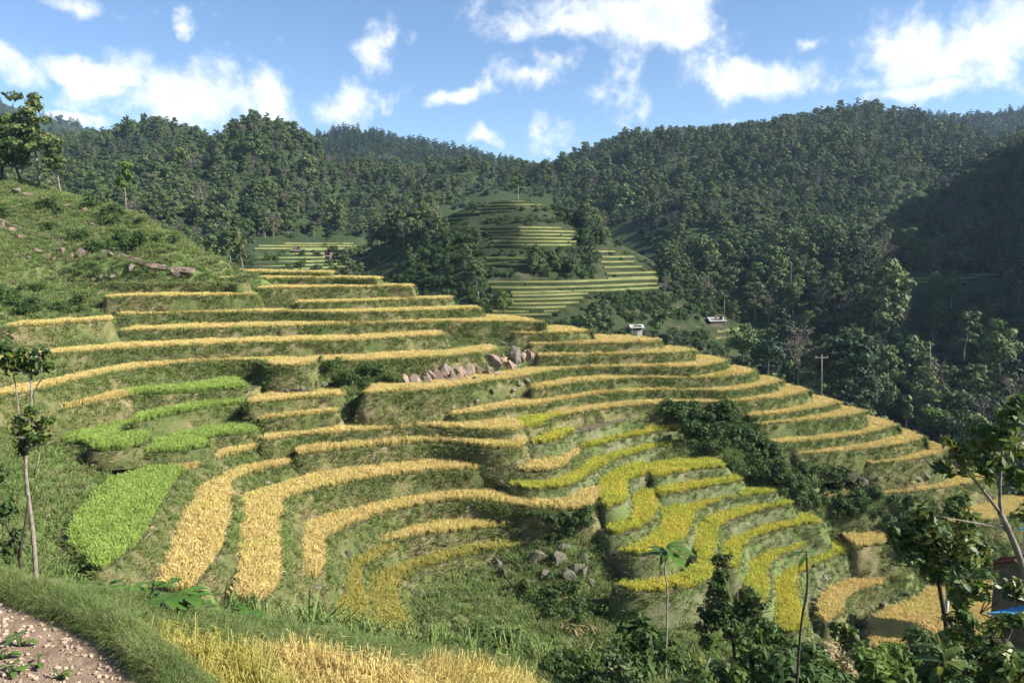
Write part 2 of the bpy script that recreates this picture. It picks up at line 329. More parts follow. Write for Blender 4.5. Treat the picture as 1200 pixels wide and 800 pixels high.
def make_tree(kind, seed):
    r = np.random.default_rng(seed); mb = MB(); cl = []
    if kind == 'broad':
        H = 9.0; pts, tips = branchy(mb, r, (0, 0, -.6), (r.normal(0, .4), r.normal(0, .4), H * .72), .22, .07, 7, 2.3, .4)
        for t in tips: cl.append((t + r.normal(0, .2, 3), np.array([1.5, 1.5, 1.1]) * r.uniform(.75, 1.25)))
        for k in range(7): cl.append((np.array([r.normal(0, 1.1), r.normal(0, 1.1), H * r.uniform(.6, .97)]), np.array([1.2, 1.2, .9]) * r.uniform(.6, 1.1)))
        q, f = leaf_cloud(r, cl, 1500, .46); mat = 'lf_mid'
    elif kind == 'tall':
        H = 12.5; pts, tips = branchy(mb, r, (0, 0, -.6), (r.normal(0, .5), r.normal(0, .5), H * .95), .20, .04, 11, 2.2, .34, rise=.2)
        for i, t in enumerate(tips): cl.append((t, np.array([1.4, 1.4, .75]) * r.uniform(.7, 1.15)))
        for k in range(6): z = H * r.uniform(.55, 1.0); cl.append((np.array([r.normal(0, .4), r.normal(0, .4), z]), np.array([.95, .95, .6]) * r.uniform(.6, 1.0)))
        q, f = leaf_cloud(r, cl, 1400, .44); mat = 'lf_mid'
    elif kind == 'pine':
        H = 12.0; pts, tips = branchy(mb, r, (0, 0, -.6), (r.normal(0, .2), r.normal(0, .2), H), .20, .03, 16, 2.7, .2, rise=.05)
        for i, t in enumerate(tips): cl.append((t * [.8, .8, 1], np.array([1.15, 1.15, .42]) * (1.25 - t[2] / H * .6)))
        for k in range(7): z = H * (.25 + .75 * k / 6); cl.append((np.array([0, 0, z]), np.array([1.3, 1.3, .7]) * (1.1 - z / H * .75)))
        q, f = leaf_cloud(r, cl, 1500, .42); mat = 'lf_dark'
    elif kind == 'round':
        H = 7.0; pts, tips = branchy(mb, r, (0, 0, -.6), (0, 0, H * .6), .24, .1, 6, 2.0, .35)
        for k in range(17): 
            d = r.normal(size=3); d /= np.linalg.norm(d); d[2] = abs(d[2]) * .9 - .15
            cl.append((np.array([0, 0, H * .5]) + d * np.array([2.0, 2.0, 2.5]), np.array([1.05, 1.05, .85]) * r.uniform(.7, 1.2)))
        q, f = leaf_cloud(r, cl, 1500, .44); mat = 'lf_dark'
    elif kind == 'bare':
        H = 10.0; pts, tips = branchy(mb, r, (0, 0, -.6), (r.normal(0, .4), 0, H * .9), .17, .03, 14, 2.3, .35, rise=.9)
        for t in tips:
            for k in range(3):
                e = t + r.normal(0, .55, 3) + (0, 0, .5); mb.tube([t, (t + e) / 2 + r.normal(0, .08, 3), e], [.03, .02, .008], 4)
                cl.append((e, np.array([.7, .7, .7])))
        q, f = leaf_cloud(r, cl, 420, .16, elong=3.2); mat = 'lf_grey'
    elif kind == 'slim':
        H = 10.5; pts, tips = branchy(mb, r, (0, 0, -.6), (r.normal(0, .5), r.normal(0, .5), H * .93), .13, .03, 8, 1.3, .5, rise=.6)
        for t in tips: cl.append((t, np.array([.8, .8, .62]) * r.uniform(.7, 1.2)))
        q, f = leaf_cloud(r, cl, 850, .40); mat = 'lf_mid'
    elif kind == 'bush':
        H = 1.8
        for k in range(5):
            a = k * 1.3; mb.tube([(0, 0, -.15), (math.cos(a) * .3, math.sin(a) * .3, .6), (math.cos(a) * .6, math.sin(a) * .6, 1.2)], [.04, .03, .012], 5)
        for k in range(10):
            cl.append((np.array([r.normal(0, .55), r.normal(0, .55), r.uniform(.3, 1.3)]), np.array([.5, .5, .42]) * r.uniform(.6, 1.2)))
        q, f = leaf_cloud(r, cl, 620, .17); mat = 'lf_shrub'
    crown = mesh_from(kind + '_crown', q, f, M[mat])
    trunk = mb.mesh(kind + '_trunk', M['bark'] if kind in ('bare', 'slim', 'tall') else M['darkbark'], smooth=True)
    return trunk, crown, H
TREES = {}
for kind, n in (('broad', 4), ('tall', 4), ('pine', 3), ('round', 3), ('bare', 2), ('slim', 2), ('bush', 4)):
    TREES[kind] = [make_tree(kind, 100 + 13 * i + len(kind) * 7) for i in range(n)]
SRC = {}
def source(name, meshes):
    c = bpy.data.collections.new('source_' + name); n = 0
    for i, parts in enumerate(meshes):
        ps = parts if isinstance(parts, (tuple, list)) else [parts]
        if len(ps) == 1: me = ps[0]
        else:
            vs = []; fs = []; mi = []; mats = []; off = 0
            for p in ps:
                co = np.empty(len(p.vertices) * 3, np.float32); p.vertices.foreach_get('co', co); vs.append(co.reshape(-1, 3))
                for pl in p.polygons: fs.append(tuple(x + off for x in pl.vertices)); mi.append(len(mats) + pl.material_index)
                mats += list(p.materials); off += len(p.vertices)
            me = mesh_from('joined', np.concatenate(vs), fs, mats=mats, mat_idx=mi)
        o = bpy.data.objects.new('%s_%02d' % (name, i), me); c.objects.link(o); n += 1
    SRC[name] = (c, n)
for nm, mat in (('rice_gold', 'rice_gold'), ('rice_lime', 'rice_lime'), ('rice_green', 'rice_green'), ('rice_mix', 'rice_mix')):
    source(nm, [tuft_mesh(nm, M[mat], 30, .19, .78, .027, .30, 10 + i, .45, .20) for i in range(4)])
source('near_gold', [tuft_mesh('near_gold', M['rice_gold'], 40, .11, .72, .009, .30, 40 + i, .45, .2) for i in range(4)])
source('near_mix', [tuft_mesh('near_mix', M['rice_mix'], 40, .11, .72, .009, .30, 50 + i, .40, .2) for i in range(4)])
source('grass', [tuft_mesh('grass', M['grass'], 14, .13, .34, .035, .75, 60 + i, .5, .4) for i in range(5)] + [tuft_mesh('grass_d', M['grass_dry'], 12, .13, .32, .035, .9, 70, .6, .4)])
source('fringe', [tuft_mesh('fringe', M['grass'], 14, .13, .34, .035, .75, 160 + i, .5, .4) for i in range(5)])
source('straw', [tuft_mesh('straw', M['grass'], 13, .13, .34, .035, .85, 170 + i, .6, .4) for i in range(2)] + [tuft_mesh('straw_d', M['grass_dry'], 12, .13, .34, .035, .9, 180 + i, .6, .4) for i in range(2)])
source('fresh', [tuft_mesh('fresh', M['grass_fresh'], 16, .16, .36, .032, .7, 80 + i, .5, .4) for i in range(5)] + [tuft_mesh('fresh_d', M['grass_dry'], 10, .13, .3, .03, .9, 91, .6, .4)])
source('near_grass', [tuft_mesh('near_grass', M['grass_fresh'], 26, .12, .26, .009, .8, 92 + i, .5, .45) for i in range(4)] + [tuft_mesh('near_grass_d', M['grass_dry'], 18, .12, .24, .008, .9, 99, .6, .4), tuft_mesh('near_grass_w', M['lf_bright'], 9, .12, .22, .05, .9, 98, .5, .4), tuft_mesh('near_grass_x', M['grass'], 20, .14, .2, .012, 1.1, 97, .6, .5)])
source('reed', [tuft_mesh('reed', M['grass_fresh'], 14, .16, 1.0, .05, .6, 110 + i, .55, .35) for i in range(3)])
for k in TREES: source('tree_' + k, [(t, c) for t, c, h in TREES[k]])

_groups = {}
def gn_group(srcname):
    if srcname in _groups: return _groups[srcname]
    ng = bpy.data.node_groups.new('scatter_' + srcname, 'GeometryNodeTree')
    ng.interface.new_socket('Geometry', in_out='INPUT', socket_type='NodeSocketGeometry')
    ng.interface.new_socket('Geometry', in_out='OUTPUT', socket_type='NodeSocketGeometry')
    N, L = ng.nodes, ng.links
    i = N.new('NodeGroupInput'); o = N.new('NodeGroupOutput')
    ci = N.new('GeometryNodeCollectionInfo'); ci.inputs['Collection'].default_value = SRC[srcname][0]
    ci.inputs['Separate Children'].default_value = True; ci.inputs['Reset Children'].default_value = True
    ip = N.new('GeometryNodeInstanceOnPoints'); ip.inputs['Pick Instance'].default_value = True
    def attr(name, typ):
        a = N.new('GeometryNodeInputNamedAttribute'); a.data_type = typ; a.inputs['Name'].default_value = name
        return [s for s in a.outputs if s.enabled and s.name == 'Attribute'][0]
    L.new(i.outputs[0], ip.inputs['Points']); L.new(ci.outputs[0], ip.inputs['Instance'])
    L.new(attr('pick', 'INT'), ip.inputs['Instance Index']); L.new(attr('rot', 'FLOAT_VECTOR'), ip.inputs['Rotation'])
    L.new(attr('scl', 'FLOAT_VECTOR'), ip.inputs['Scale'])
    L.new(ip.outputs[0], o.inputs[0]); _groups[srcname] = ng; return ng
def scatter(name, pts, srcname, parent=None, scale=(.8, 1.25), rot=None, zscale=None, origin=None, pick=None):
    pts = np.asarray(pts, float)
    n = len(pts)
    org = np.zeros(3) if origin is None else np.asarray(origin, float)
    me = bpy.data.meshes.new(name); me.vertices.add(n); me.vertices.foreach_set('co', (pts - org).astype(np.float32).ravel())
    if rot is None:
        rot = np.zeros((n, 3)); rot[:, 2] = rng.uniform(0, 6.283, n); rot[:, :2] = rng.normal(0, .08, (n, 2))
    s = rng.uniform(scale[0], scale[1], n)[:, None] * np.ones((1, 3))
    if zscale is not None: s[:, 2] *= zscale
    a = me.attributes.new('rot', 'FLOAT_VECTOR', 'POINT'); a.data.foreach_set('vector', rot.astype(np.float32).ravel())
    a = me.attributes.new('scl', 'FLOAT_VECTOR', 'POINT'); a.data.foreach_set('vector', s.astype(np.float32).ravel())
    a = me.attributes.new('pick', 'INT', 'POINT'); a.data.foreach_set('value', (rng.integers(0, SRC[srcname][1], n) if pick is None else pick).astype(np.int32))
    o = obj(name, me, parent, None if parent is not None else org); o['kind'] = 'stuff'
    md = o.modifiers.new('scatter', 'NODES'); md.node_group = gn_group(srcname)
    return o

# ------------------------------------------------------------------ terraces: levels (metres below the camera) and edges
# each: (key, level, front edge, back edge (metres or points), crop, label, options)
TER = []
def T(key, h, front, back, crop, label, **kw): TER.append(dict(key=key, h=h, front=front, back=back, crop=crop, label=label, **kw))
T('T1', 2.85, [(228, 318), (268, 319), (320, 320), (385, 321)], 3.0, 'gold', 'topmost rice terrace step, just below the rocky ridge tip')
T('T2', 3.36, [(258, 328), (330, 327), (400, 327), (441, 328)], 3.0, 'gold', 'second terrace step from the top of the big stepped slope')
T('T3', 4.14, [(303, 339), (400, 338), (450, 337), (483, 337)], 3.0, 'gold', 'third terrace step from the top, with a tall dark grass bank')
T('T2L', 3.54, [(47, 332), (140, 332), (258, 332), (280, 332.5)], 2.6, None, 'narrow bare terrace ledge below the row of small pinkish rocks')
T('T4L', 4.69, [(125, 349), (200, 348), (260, 347), (302, 346)], 3.0, 'gold', 'terrace step with yellow-green rim under the narrow bare ledge')
T('T4', 5.41, [(348, 356), (400, 355), (430, 354), (480, 352), (528, 351)], 3.0, 'gold', 'fourth terrace step from the top, narrow golden strip')
T('T5', 6.24, [(137, 370), (200, 368), (260, 367), (335, 366.5), (400, 367.5), (430, 367), (500, 365), (563, 363)], 3.0, 'gold', 'fifth terrace step from the top, notched in the middle')
T('T5l', 6.15, [(5, 384), (40, 382), (80, 379.5), (127, 376)], 3.0, 'gold', 'short golden terrace strip ending at the dark notch in the bank')
T('T6', 7.22, [(139, 389), (200, 387), (240, 386), (340, 383), (400, 381), (430, 380), (480, 379), (530, 378), (570, 378), (610, 378), (634, 378)], 3.2, 'gold', 'sixth terrace step from the top, its end rounding the ridge crest', backpx=[(560, 368), (600, 369), (634, 375)])
T('T7', 8.09, [(-40, 433), (0, 427), (50, 418), (100, 413), (140, 410), (200, 407), (240, 405), (290, 403), (340, 402), (400, 400.5), (430, 399), (480, 396), (520, 393)], 3.2, 'gold', 'seventh terrace step from the top, long golden band curving to the left')
T('T8', 9.34, [(-40, 474), (0, 465), (30, 460), (60, 453), (96, 445), (140, 436), (200, 428), (260, 423.5), (310, 424), (322, 429), (360, 428.5), (372, 425), (430, 423), (480, 421), (520, 419), (560, 414), (583, 410)], 3.6, 'gold', 'eighth terrace step from the top, above the pink rock outcrop', drop=3.6)
T('B1', 8.26, [(604, 392), (640, 391.5), (670, 391), (690, 389)], 3.0, 'gold', 'short golden terrace on the ridge crest above the rounded nose', backpx=[(632, 381), (660, 381), (690, 386)])
T('B2', 9.22, [(622, 405), (660, 404), (700, 403.5), (740, 403), (765, 401), (773, 398)], 3.0, 'gold', 'second golden terrace down the rounded nose of the spur', backpx=[(690, 391), (720, 391.5), (750, 393.5), (773, 397)])
T('B3', 10.18, [(632, 419), (680, 417.5), (740, 416), (780, 415), (803, 413), (814, 410)], 3.0, 'gold', 'third golden terrace down the rounded nose of the spur', backpx=[(772, 405), (792, 405), (808, 407), (815, 409)])
T('B4', 11.23, [(428, 462), (465, 460), (500, 458), (545, 452), (600, 444), (660, 434), (700, 431.5), (740, 431), (790, 431.5), (820, 430.5), (840, 427), (850, 422)], 3.4, 'gold', 'long terrace starting at the foot of the pink rock outcrop', backpx=[(813, 415), (832, 416), (845, 419), (851, 421)], drop=3.4)
T('B5', 12.10, [(626, 457), (680, 449), (720, 445.5), (760, 444), (800, 444), (830, 443.5), (860, 441), (878, 438), (885, 434)], 3.2, 'gold', 'fifth terrace round the nose of the spur', backpx=[(850, 427), (866, 428), (880, 431), (886, 433)])
T('B6', 13.08, [(531, 487), (560, 484), (600, 479), (640, 473), (700, 463), (760, 459), (822, 458.5), (850, 459), (870, 457), (895, 453), (908, 450), (914, 446)], 3.2, 'gold', 'sixth terrace round the nose, beginning beside a small rock heap', backpx=[(884, 438), (898, 439), (909, 442), (915, 445)])
T('M3', 13.82, [(310, 518), (350, 511), (400, 508), (450, 504), (490, 501), (540, 503), (580, 505), (603, 505), (609, 502)], 3.4, 'gold', 'golden terrace strip above the long shaded bank of the bowl')
T('B7', 13.94, [(606, 502), (630, 498), (649, 490), (700, 481), (740, 476), (800, 473), (840, 472.5), (880, 470.5), (910, 467), (932, 463), (947, 458)], 3.2, 'gold', 'seventh terrace round the nose, running above the bushy gully', backpx=[(914, 448), (930, 450), (942, 454), (948, 457)], crop2=[(0, 0.17, 'lime')])
T('B8', 15.03, [(880, 489), (920, 485), (950, 480), (972, 476), (984, 472)], 3.0, 'gold', 'eighth terrace round the nose, starting beyond the bushy gully', backpx=[(951, 461), (966, 464), (980, 469), (985, 471)])
T('B9', 15.64, [(890, 498), (940, 494), (980, 490), (1003, 486), (1012, 482)], 3.0, 'gold', 'ninth terrace round the nose, above a tall bank of dry straw', backpx=[(985, 474), (998, 476), (1008, 479), (1013, 481)])
T('B10', 17.05, [(896, 521), (950, 517), (1000, 511), (1030, 505), (1048, 498)], 3.0, 'gold', 'tenth terrace round the nose, broad golden rim under the straw bank', backpx=[(1014, 487), (1030, 488), (1042, 493), (1049, 497)])
T('B11', 17.92, [(934, 533), (980, 530), (1020, 526), (1060, 520), (1080, 513)], 3.0, 'gold', 'eleventh terrace round the nose of the spur', backpx=[(1052, 500), (1064, 502), (1076, 508), (1081, 512)])
T('B12', 19.04, [(1018, 544), (1050, 541), (1080, 537), (1100, 532), (1109, 526)], 3.0, 'gold', 'lowest terrace of the unbroken stack round the nose', backpx=[(1082, 516), (1094, 517), (1105, 521), (1110, 525)], drop=3.0)
T('B13', 21.44, [(971, 583), (1020, 580), (1060, 577), (1105, 572), (1140, 566), (1160, 558)], 3.0, 'gold', 'narrow golden strip on its own below the rough rocky slope', drop=3.0)
T('B14', 23.34, [(1110, 612), (1140, 610), (1180, 606), (1215, 598), (1230, 590)], 3.0, 'gold', 'golden terrace half hidden behind the leafy branch by the blue roof', backpx=[(1186, 580), (1205, 583), (1228, 588)], drop=3.0)
T('L1', 10.89, [(66, 481), (110, 473), (140, 467), (165, 463), (200, 462), (245, 459), (289, 456)], [(66, 476), (110, 465), (165, 455), (200, 452), (240, 447), (270, 443), (287, 449)], 'gold', 'strip half golden and half green at the head of the left bowl', crop2=[(.42, 1.0, 'green')])
T('L2', 12.76, [(78, 518), (90, 520), (106, 522), (113, 529), (140, 528), (165, 521), (172, 515), (165, 506), (160, 499)], [(78, 510), (95, 500), (120, 490), (145, 487), (158, 490)], 'green', 'rounded light green rice patch above the leaf-shaped paddy', drop=1.2, bfront=.15, bout=.5)
T('L2t', 11.86, [(158, 497), (200, 487), (250, 478), (286, 473)], 2.2, 'green', 'thin light green strip between the half-golden strip and notched patch', drop=1.8, bfront=.2)
T('L3', 13.36, [(162, 533), (200, 530), (222, 528), (239, 525), (242, 514), (285, 509), (303, 504)], [(164, 528), (178, 518), (187, 511), (200, 505), (235, 497), (270, 491), (300, 487)], 'green', 'light green rice patch with a notched corner', drop=1.1, bfront=.1, bout=.5)
T('M1', 11.54, [(293, 474), (320, 471), (350, 468), (399, 464)], 2.6, 'gold', 'short golden strip under the mossy rock heap, upper of two', drop=2.0, bfront=.15)
T('M2', 12.62, [(308, 492), (340, 489), (393, 484)], 2.6, 'gold', 'short golden strip under the mossy rock heap, lower of two', drop=2.2, bfront=.15)
T('L4', 14.45, [(85, 634), (91, 646), (108, 657), (118, 669), (135, 657), (155, 642), (170, 621), (185, 592), (198, 573), (210, 557), (230, 549), (260, 537), (300, 528), (325, 523)],
  [(84, 626), (86, 613), (95, 598), (110, 580), (130, 564), (150, 551), (165, 545), (200, 543), (230, 536), (262, 527), (300, 519), (322, 516)], 'gold', 'big leaf-shaped green paddy with a golden tail', crop2=[(0, .76, 'green')], bside=1.5, drop=2.2)
T('L5', 14.78, [(349, 534), (400, 528), (450, 523), (500, 519), (540, 521), (575, 526), (604, 526), (616, 520)], 3.2, 'gold', 'long golden strip ending at the stones in the middle of the bowl')
T('L5r', 14.90, [(624, 522), (650, 517), (668, 509), (720, 496), (756, 490)], [(626, 514), (640, 508), (655, 503), (668, 501), (720, 491), (754, 487)], 'lime', 'small lime rice patch with a bare tan path as its tail', crop2=[(.34, 1.0, None)])
T('L5l', 15.45, [(187, 689), (200, 693), (222, 691), (231, 681), (246, 661), (258, 641), (263, 620), (267, 596), (270, 581), (265, 571), (275, 563), (300, 554), (341, 545)],
  [(187, 682), (199, 655), (207, 630), (214, 610), (226, 591), (229, 578), (228, 565), (240, 558), (260, 551), (300, 541), (338, 535)], 'gold', 'golden strip sweeping down beside the leaf-shaped green paddy', bside=1.0, drop=2.2)
T('L6', 16.3, [(275, 700), (300, 706), (312, 701), (322, 681), (325, 660), (322, 630), (321, 611), (328, 599), (327, 591), (340, 584), (360, 577), (400, 568), (450, 560), (500, 554), (565, 551), (585, 550), (610, 553), (640, 553), (656, 547), (677, 533)],
  [(276, 690), (280, 675), (284, 660), (275, 630), (276, 618), (285, 605), (288, 597), (283, 585), (300, 576), (340, 564), (380, 553), (440, 543), (500, 538), (560, 537), (590, 541), (630, 538), (655, 529), (675, 525)], 'gold', 'longest golden strip, sweeping from the bowl foot round to its middle', bside=.9, drop=2.6)
T('L6r', 16.07, [(681, 526), (700, 522), (740, 512), (780, 505), (801, 504)], 2.8, 'lime', 'lime strip ending at the bushy gully, upper of two')
T('C3', 17.10, [(600, 570), (625, 574), (645, 573), (665, 570), (690, 556), (715, 541), (735, 534), (770, 525), (816, 518)], [(608, 562), (630, 562), (660, 557), (680, 546), (700, 533), (735, 525), (780, 514), (815, 511)], 'lime', 'long S-shaped lime strip ending at the bushy gully')
T('L7', 18.0, [(345, 674), (351, 681), (368, 679), (375, 671), (377, 650), (378, 633), (390, 626), (420, 613), (460, 599), (520, 589), (560, 588), (600, 593), (640, 598), (682, 598), (693, 591), (704, 579)],
  [(339, 655), (337, 638), (342, 625), (360, 614), (380, 605), (420, 595), (470, 583), (520, 575), (560, 573), (600, 580), (640, 586), (666, 583), (688, 571), (702, 570)], 'gold', 'golden strip with a blunt hooked end, along the shaded wall', bside=.8, drop=3.6)
T('L7r', 18.00, [(707, 592), (712, 595), (723, 593), (732, 584), (731, 570), (737, 563), (755, 557), (764, 549)], [(706, 575), (706, 560), (720, 552), (740, 543), (762, 543)], 'lime', 'short bean-shaped lime patch, upper of two', drop=1.9, bside=.35)
T('C7a', 18.00, [(769, 560), (790, 555), (820, 550), (850, 548)], 2.6, 'lime', 'short lime strip beside the gully, upper of two small ones')
T('L8', 19.19, [(711, 624), (720, 627), (736, 624), (756, 614), (767, 601), (765, 587), (770, 578)], [(712, 617), (730, 610), (741, 600), (740, 590), (738, 583), (746, 572), (766, 572)], 'lime', 'short bean-shaped lime patch, lower of two', bside=.35, drop=2.4)
T('C7b', 19.01, [(773, 580), (790, 578), (830, 570), (868, 563)], 2.6, 'lime', 'short lime strip beside the gully, lower of two small ones')
T('LX', 19.43, [(442, 638), (470, 632), (520, 625), (560, 620), (611, 619)], [(445, 630), (480, 616), (530, 606), (560, 604), (610, 609)], 'gold', 'short golden strip with its tip cut off by the deep shade', drop=2.4)
T('L9', 19.78, [(390, 725), (408, 745), (430, 752), (430, 730), (425, 702), (421, 686), (421, 671), (431, 661), (455, 649), (466, 643)], [(389, 715), (393, 690), (390, 665), (395, 654), (420, 649), (450, 638), (464, 637)], 'mix', 'ripening strip curving round the inner bowl, outer of two', bside=.6)
T('L10', 20.42, [(438, 738), (456, 748), (476, 737), (471, 721), (464, 701), (466, 686), (476, 675), (496, 665), (530, 656), (570, 647), (613, 640)], [(434, 715), (434, 685), (445, 672), (470, 662), (500, 651), (550, 640), (612, 630)], 'mix', 'ripening strip curving round the inner bowl, inner of two', bside=.6, drop=2.8)
T('C8', 20.13, [(728, 647), (746, 652), (766, 650), (782, 644), (801, 629), (809, 613), (813, 601), (841, 588), (871, 582), (907, 578)], [(735, 638), (755, 631), (769, 622), (776, 614), (773, 601), (780, 590), (800, 585), (850, 574), (905, 569)], 'lime', 'widest bright lime paddy in the lower stack', bside=.35, drop=2.6)
T('C9', 21.08, [(728, 690), (760, 694), (792, 692), (816, 685), (836, 673), (834, 652), (837, 631), (841, 618), (861, 608), (891, 598), (925, 592)], [(731, 681), (780, 677), (806, 668), (822, 655), (817, 640), (815, 628), (818, 615), (830, 605), (850, 597), (890, 589), (922, 585)], 'lime', 'bright lime paddy hooking left above the grassy bowl floor', bside=.35, drop=3.4)
T('C10', 22.42, [(860, 668), (863, 656), (865, 648), (871, 638), (891, 627), (930, 617), (960, 613)], [(846, 655), (846, 645), (848, 635), (860, 622), (880, 613), (910, 605), (945, 601), (958, 606)], 'lime', 'lime strip passing behind the dark bushy shrub', bside=.35, drop=2.8)
T('C11', 23.88, [(878, 712), (896, 705), (897, 692), (898, 676), (901, 661), (919, 649), (942, 640)], [(874, 700), (876, 670), (884, 653), (900, 642), (925, 633), (940, 630)], 'lime', 'lime strip behind the thin tall sapling', bside=.35, drop=2.6)
T('C12', 25.10, [(911, 735), (925, 742), (939, 737), (938, 720), (932, 701), (933, 674), (946, 667), (956, 662), (976, 652), (1005, 643)], [(909, 715), (907, 700), (907, 680), (911, 668), (925, 658), (945, 646), (955, 641), (985, 632), (1003, 634)], 'lime', 'lime strip bending down along the stony stream bed', bside=.35, drop=3.2)
T('C13', 24.50, [(1004, 641), (1045, 636), (1064, 628)], 2.2, 'gold', 'thin golden strip running under the gully thicket')
T('C14', 27.20, [(958, 722), (968, 730), (977, 724), (986, 713), (991, 701), (1006, 692), (1031, 684), (1040, 677)], [(961, 705), (974, 687), (1000, 678), (1030, 670), (1039, 671)], 'gold', 'small golden hook-shaped paddy across the stony stream bed', drop=2.2)
T('C15', 28.60, [(1020, 752), (1030, 768), (1040, 780), (1062, 790), (1110, 788), (1180, 770), (1215, 745)], [(1017, 740), (1025, 723), (1040, 712), (1065, 704), (1090, 688), (1098, 684), (1120, 684), (1160, 680), (1210, 690)], 'gold', 'large rounded golden paddy with a slim pole standing in it', drop=2.5)
# terraces on the near lip, where the ground falls away beyond them
T('F0', 5.6, [(205, 900), (300, 900), (372, 860)], [(140, 726), (185, 728), (240, 736), (300, 758), (345, 800)], 'near_mix', 'nearest paddy of yellow-green ripening rice beside the grassy bund', near=True, drop=2.5)
T('F1', 7.0, [(385, 900), (470, 900), (560, 868)], [(282, 752), (330, 746), (385, 751), (430, 762), (480, 782), (520, 806)], 'near_gold', 'near paddy of pale golden rice on the grassy lip', near=True, drop=2.5)
T('F2', 8.2, [(560, 880), (620, 880), (690, 860)], [(476, 778), (505, 766), (545, 767), (590, 782), (640, 806)], 'near_gold', 'small near paddy of orange-brown rice past the pale one', near=True, drop=2.5)

def smooth_line(P, step=0.5):
    P = np.asarray(P, float); n = len(P)
    E_ = np.vstack([2 * P[0] - P[1], P, 2 * P[-1] - P[-2]]); out = []
    for i in range(n - 1):
        p0, p1, p2, p3 = E_[i], E_[i + 1], E_[i + 2], E_[i + 3]; k = max(1, int(np.linalg.norm(p2 - p1) / step))
        for j in range(k):
            t = j / k; out.append(.5 * (2 * p1 + (p2 - p0) * t + (2 * p0 - 5 * p1 + 4 * p2 - p3) * t * t + (3 * p1 - p0 - 3 * p2 + p3) * t ** 3))
    out.append(P[-1]); return np.array(out)
def normals_left(P):
    d = np.gradient(P, axis=0); d /= (np.linalg.norm(d, axis=1)[:, None] + 1e-9); return np.stack([-d[:, 1], d[:, 0]], 1)
def in_poly(P, poly):
    x, y = P[:, 0], P[:, 1]; c = np.zeros(len(P), bool); n = len(poly); j = n - 1
    for i in range(n):
        xi, yi = poly[i]; xj, yj = poly[j]
        if yi != yj: c ^= ((yi > y) != (yj > y)) & (x < (xj - xi) * (y - yi) / (yj - yi) + xi)
        j = i
    return c
for t in TER:
    h = t['h']
    f = np.array([PZ(u, v, h)[:2] for u, v in t['front']])
    near = t.get('near')
    fs = smooth_line(f, .35 if near else .5)
    nl = normals_left(fs)
    if isinstance(t['back'], (int, float)):
        if 'backpx' in t:
            u0 = t['backpx'][0][0]; us = np.array([600 + F_PX * p[0] / p[1] for p in fs])   # rough column of each point
            keep = us < u0 - 12
            b1 = fs[keep][::2] + np.array([0, t['back']])
            b2 = np.array([PZ(u, v, h - .3)[:2] for u, v in t['backpx']])
            b = np.vstack([b1, b2]); t['nhid'] = len(b1)
        else:
            w = t['back']; b = fs + nl * .25 * w + np.array([0, .75 * w]); b = b[::2] if len(b) > 6 else b
        bs = smooth_line(b, .8)
        back_out = .3 if 'backpx' in t else 0.0
    else:
        b = np.array([PZ(u, v, h - (.3 if not near else .75))[:2] for u, v in t['back']]); bs = smooth_line(b, .35 if near else .6); back_out = .3 if near else t.get('bout', .6 if t['key'][0] == 'C' or t['key'] in ('L8', 'L4') else 1.3)
    t['rice'] = np.vstack([fs + nl * .03, bs[::-1]])
    slab = np.vstack([fs, bs[::-1]]); out = np.concatenate([np.full(len(fs), .20), np.full(len(bs), back_out)])
    d = np.roll(slab, -1, 0) - np.roll(slab, 1, 0); d /= (np.linalg.norm(d, axis=1)[:, None] + 1e-9)
    nr = np.stack([d[:, 1], -d[:, 0]], 1)
    for _ in range(2): nr = (nr + np.roll(nr, 1, 0) + np.roll(nr, -1, 0)); nr /= (np.linalg.norm(nr, axis=1)[:, None] + 1e-9)
    t['slab'] = slab + nr * out[:, None]; t['nr'] = nr; t['nf'] = len(fs); t['fs'] = fs; t['z'] = CAM[2] - h

# ------------------------------------------------------------------ the near hillside: one height field through the terrace feet
ctrl = []
for t in TER:
    if t.get('near'): 
        for p in t['rice'][::6]: ctrl.append((*p, t['z'] - .5))
        continue
    step = max(1, int(3.5 / .5)); fs = t['fs']; nl = normals_left(fs)
    for p, n in zip(fs[::step], nl[::step]):
        ctrl.append((p[0], p[1], t['z'] - 1.25))
        if not isinstance(t['back'], (int, float)): pass
    if 'backpx' in t:
        for u, v in t['backpx'][1:]:
            p = PZ(u, v, t['h'] - .5); ctrl += [(p[0] + 1.5, p[1] + 2.5, t['z'] - 2.6), (p[0] + 4, p[1] + 8, t['z'] - 7.5), (p[0] + 11, p[1] + 26, t['z'] - 21)]
for u, v, Y in [(0, 209, 105), (45, 218, 102), (90, 230, 98), (130, 239, 95), (170, 250, 90), (210, 269, 87), (260, 297, 83), (300, 317, 80), (-150, 185, 115), (-300, 175, 118), (-600, 150, 110),
                (0, 270, 86), (60, 285, 82), (120, 302, 79), (200, 302, 80), (150, 275, 86), (-150, 290, 80), (-300, 300, 72), (-200, 380, 56), (-300, 450, 45),
                (250, 312, 79), (0, 310, 75), (60, 318, 76), (-100, 345, 65),
                (0, 525, 43), (0, 560, 40), (0, 620, 33), (40, 600, 38), (-150, 620, 29), (40, 560, 41), (62, 640, 34.5)]:
    ctrl.append(tuple(PY(u, v, Y)))
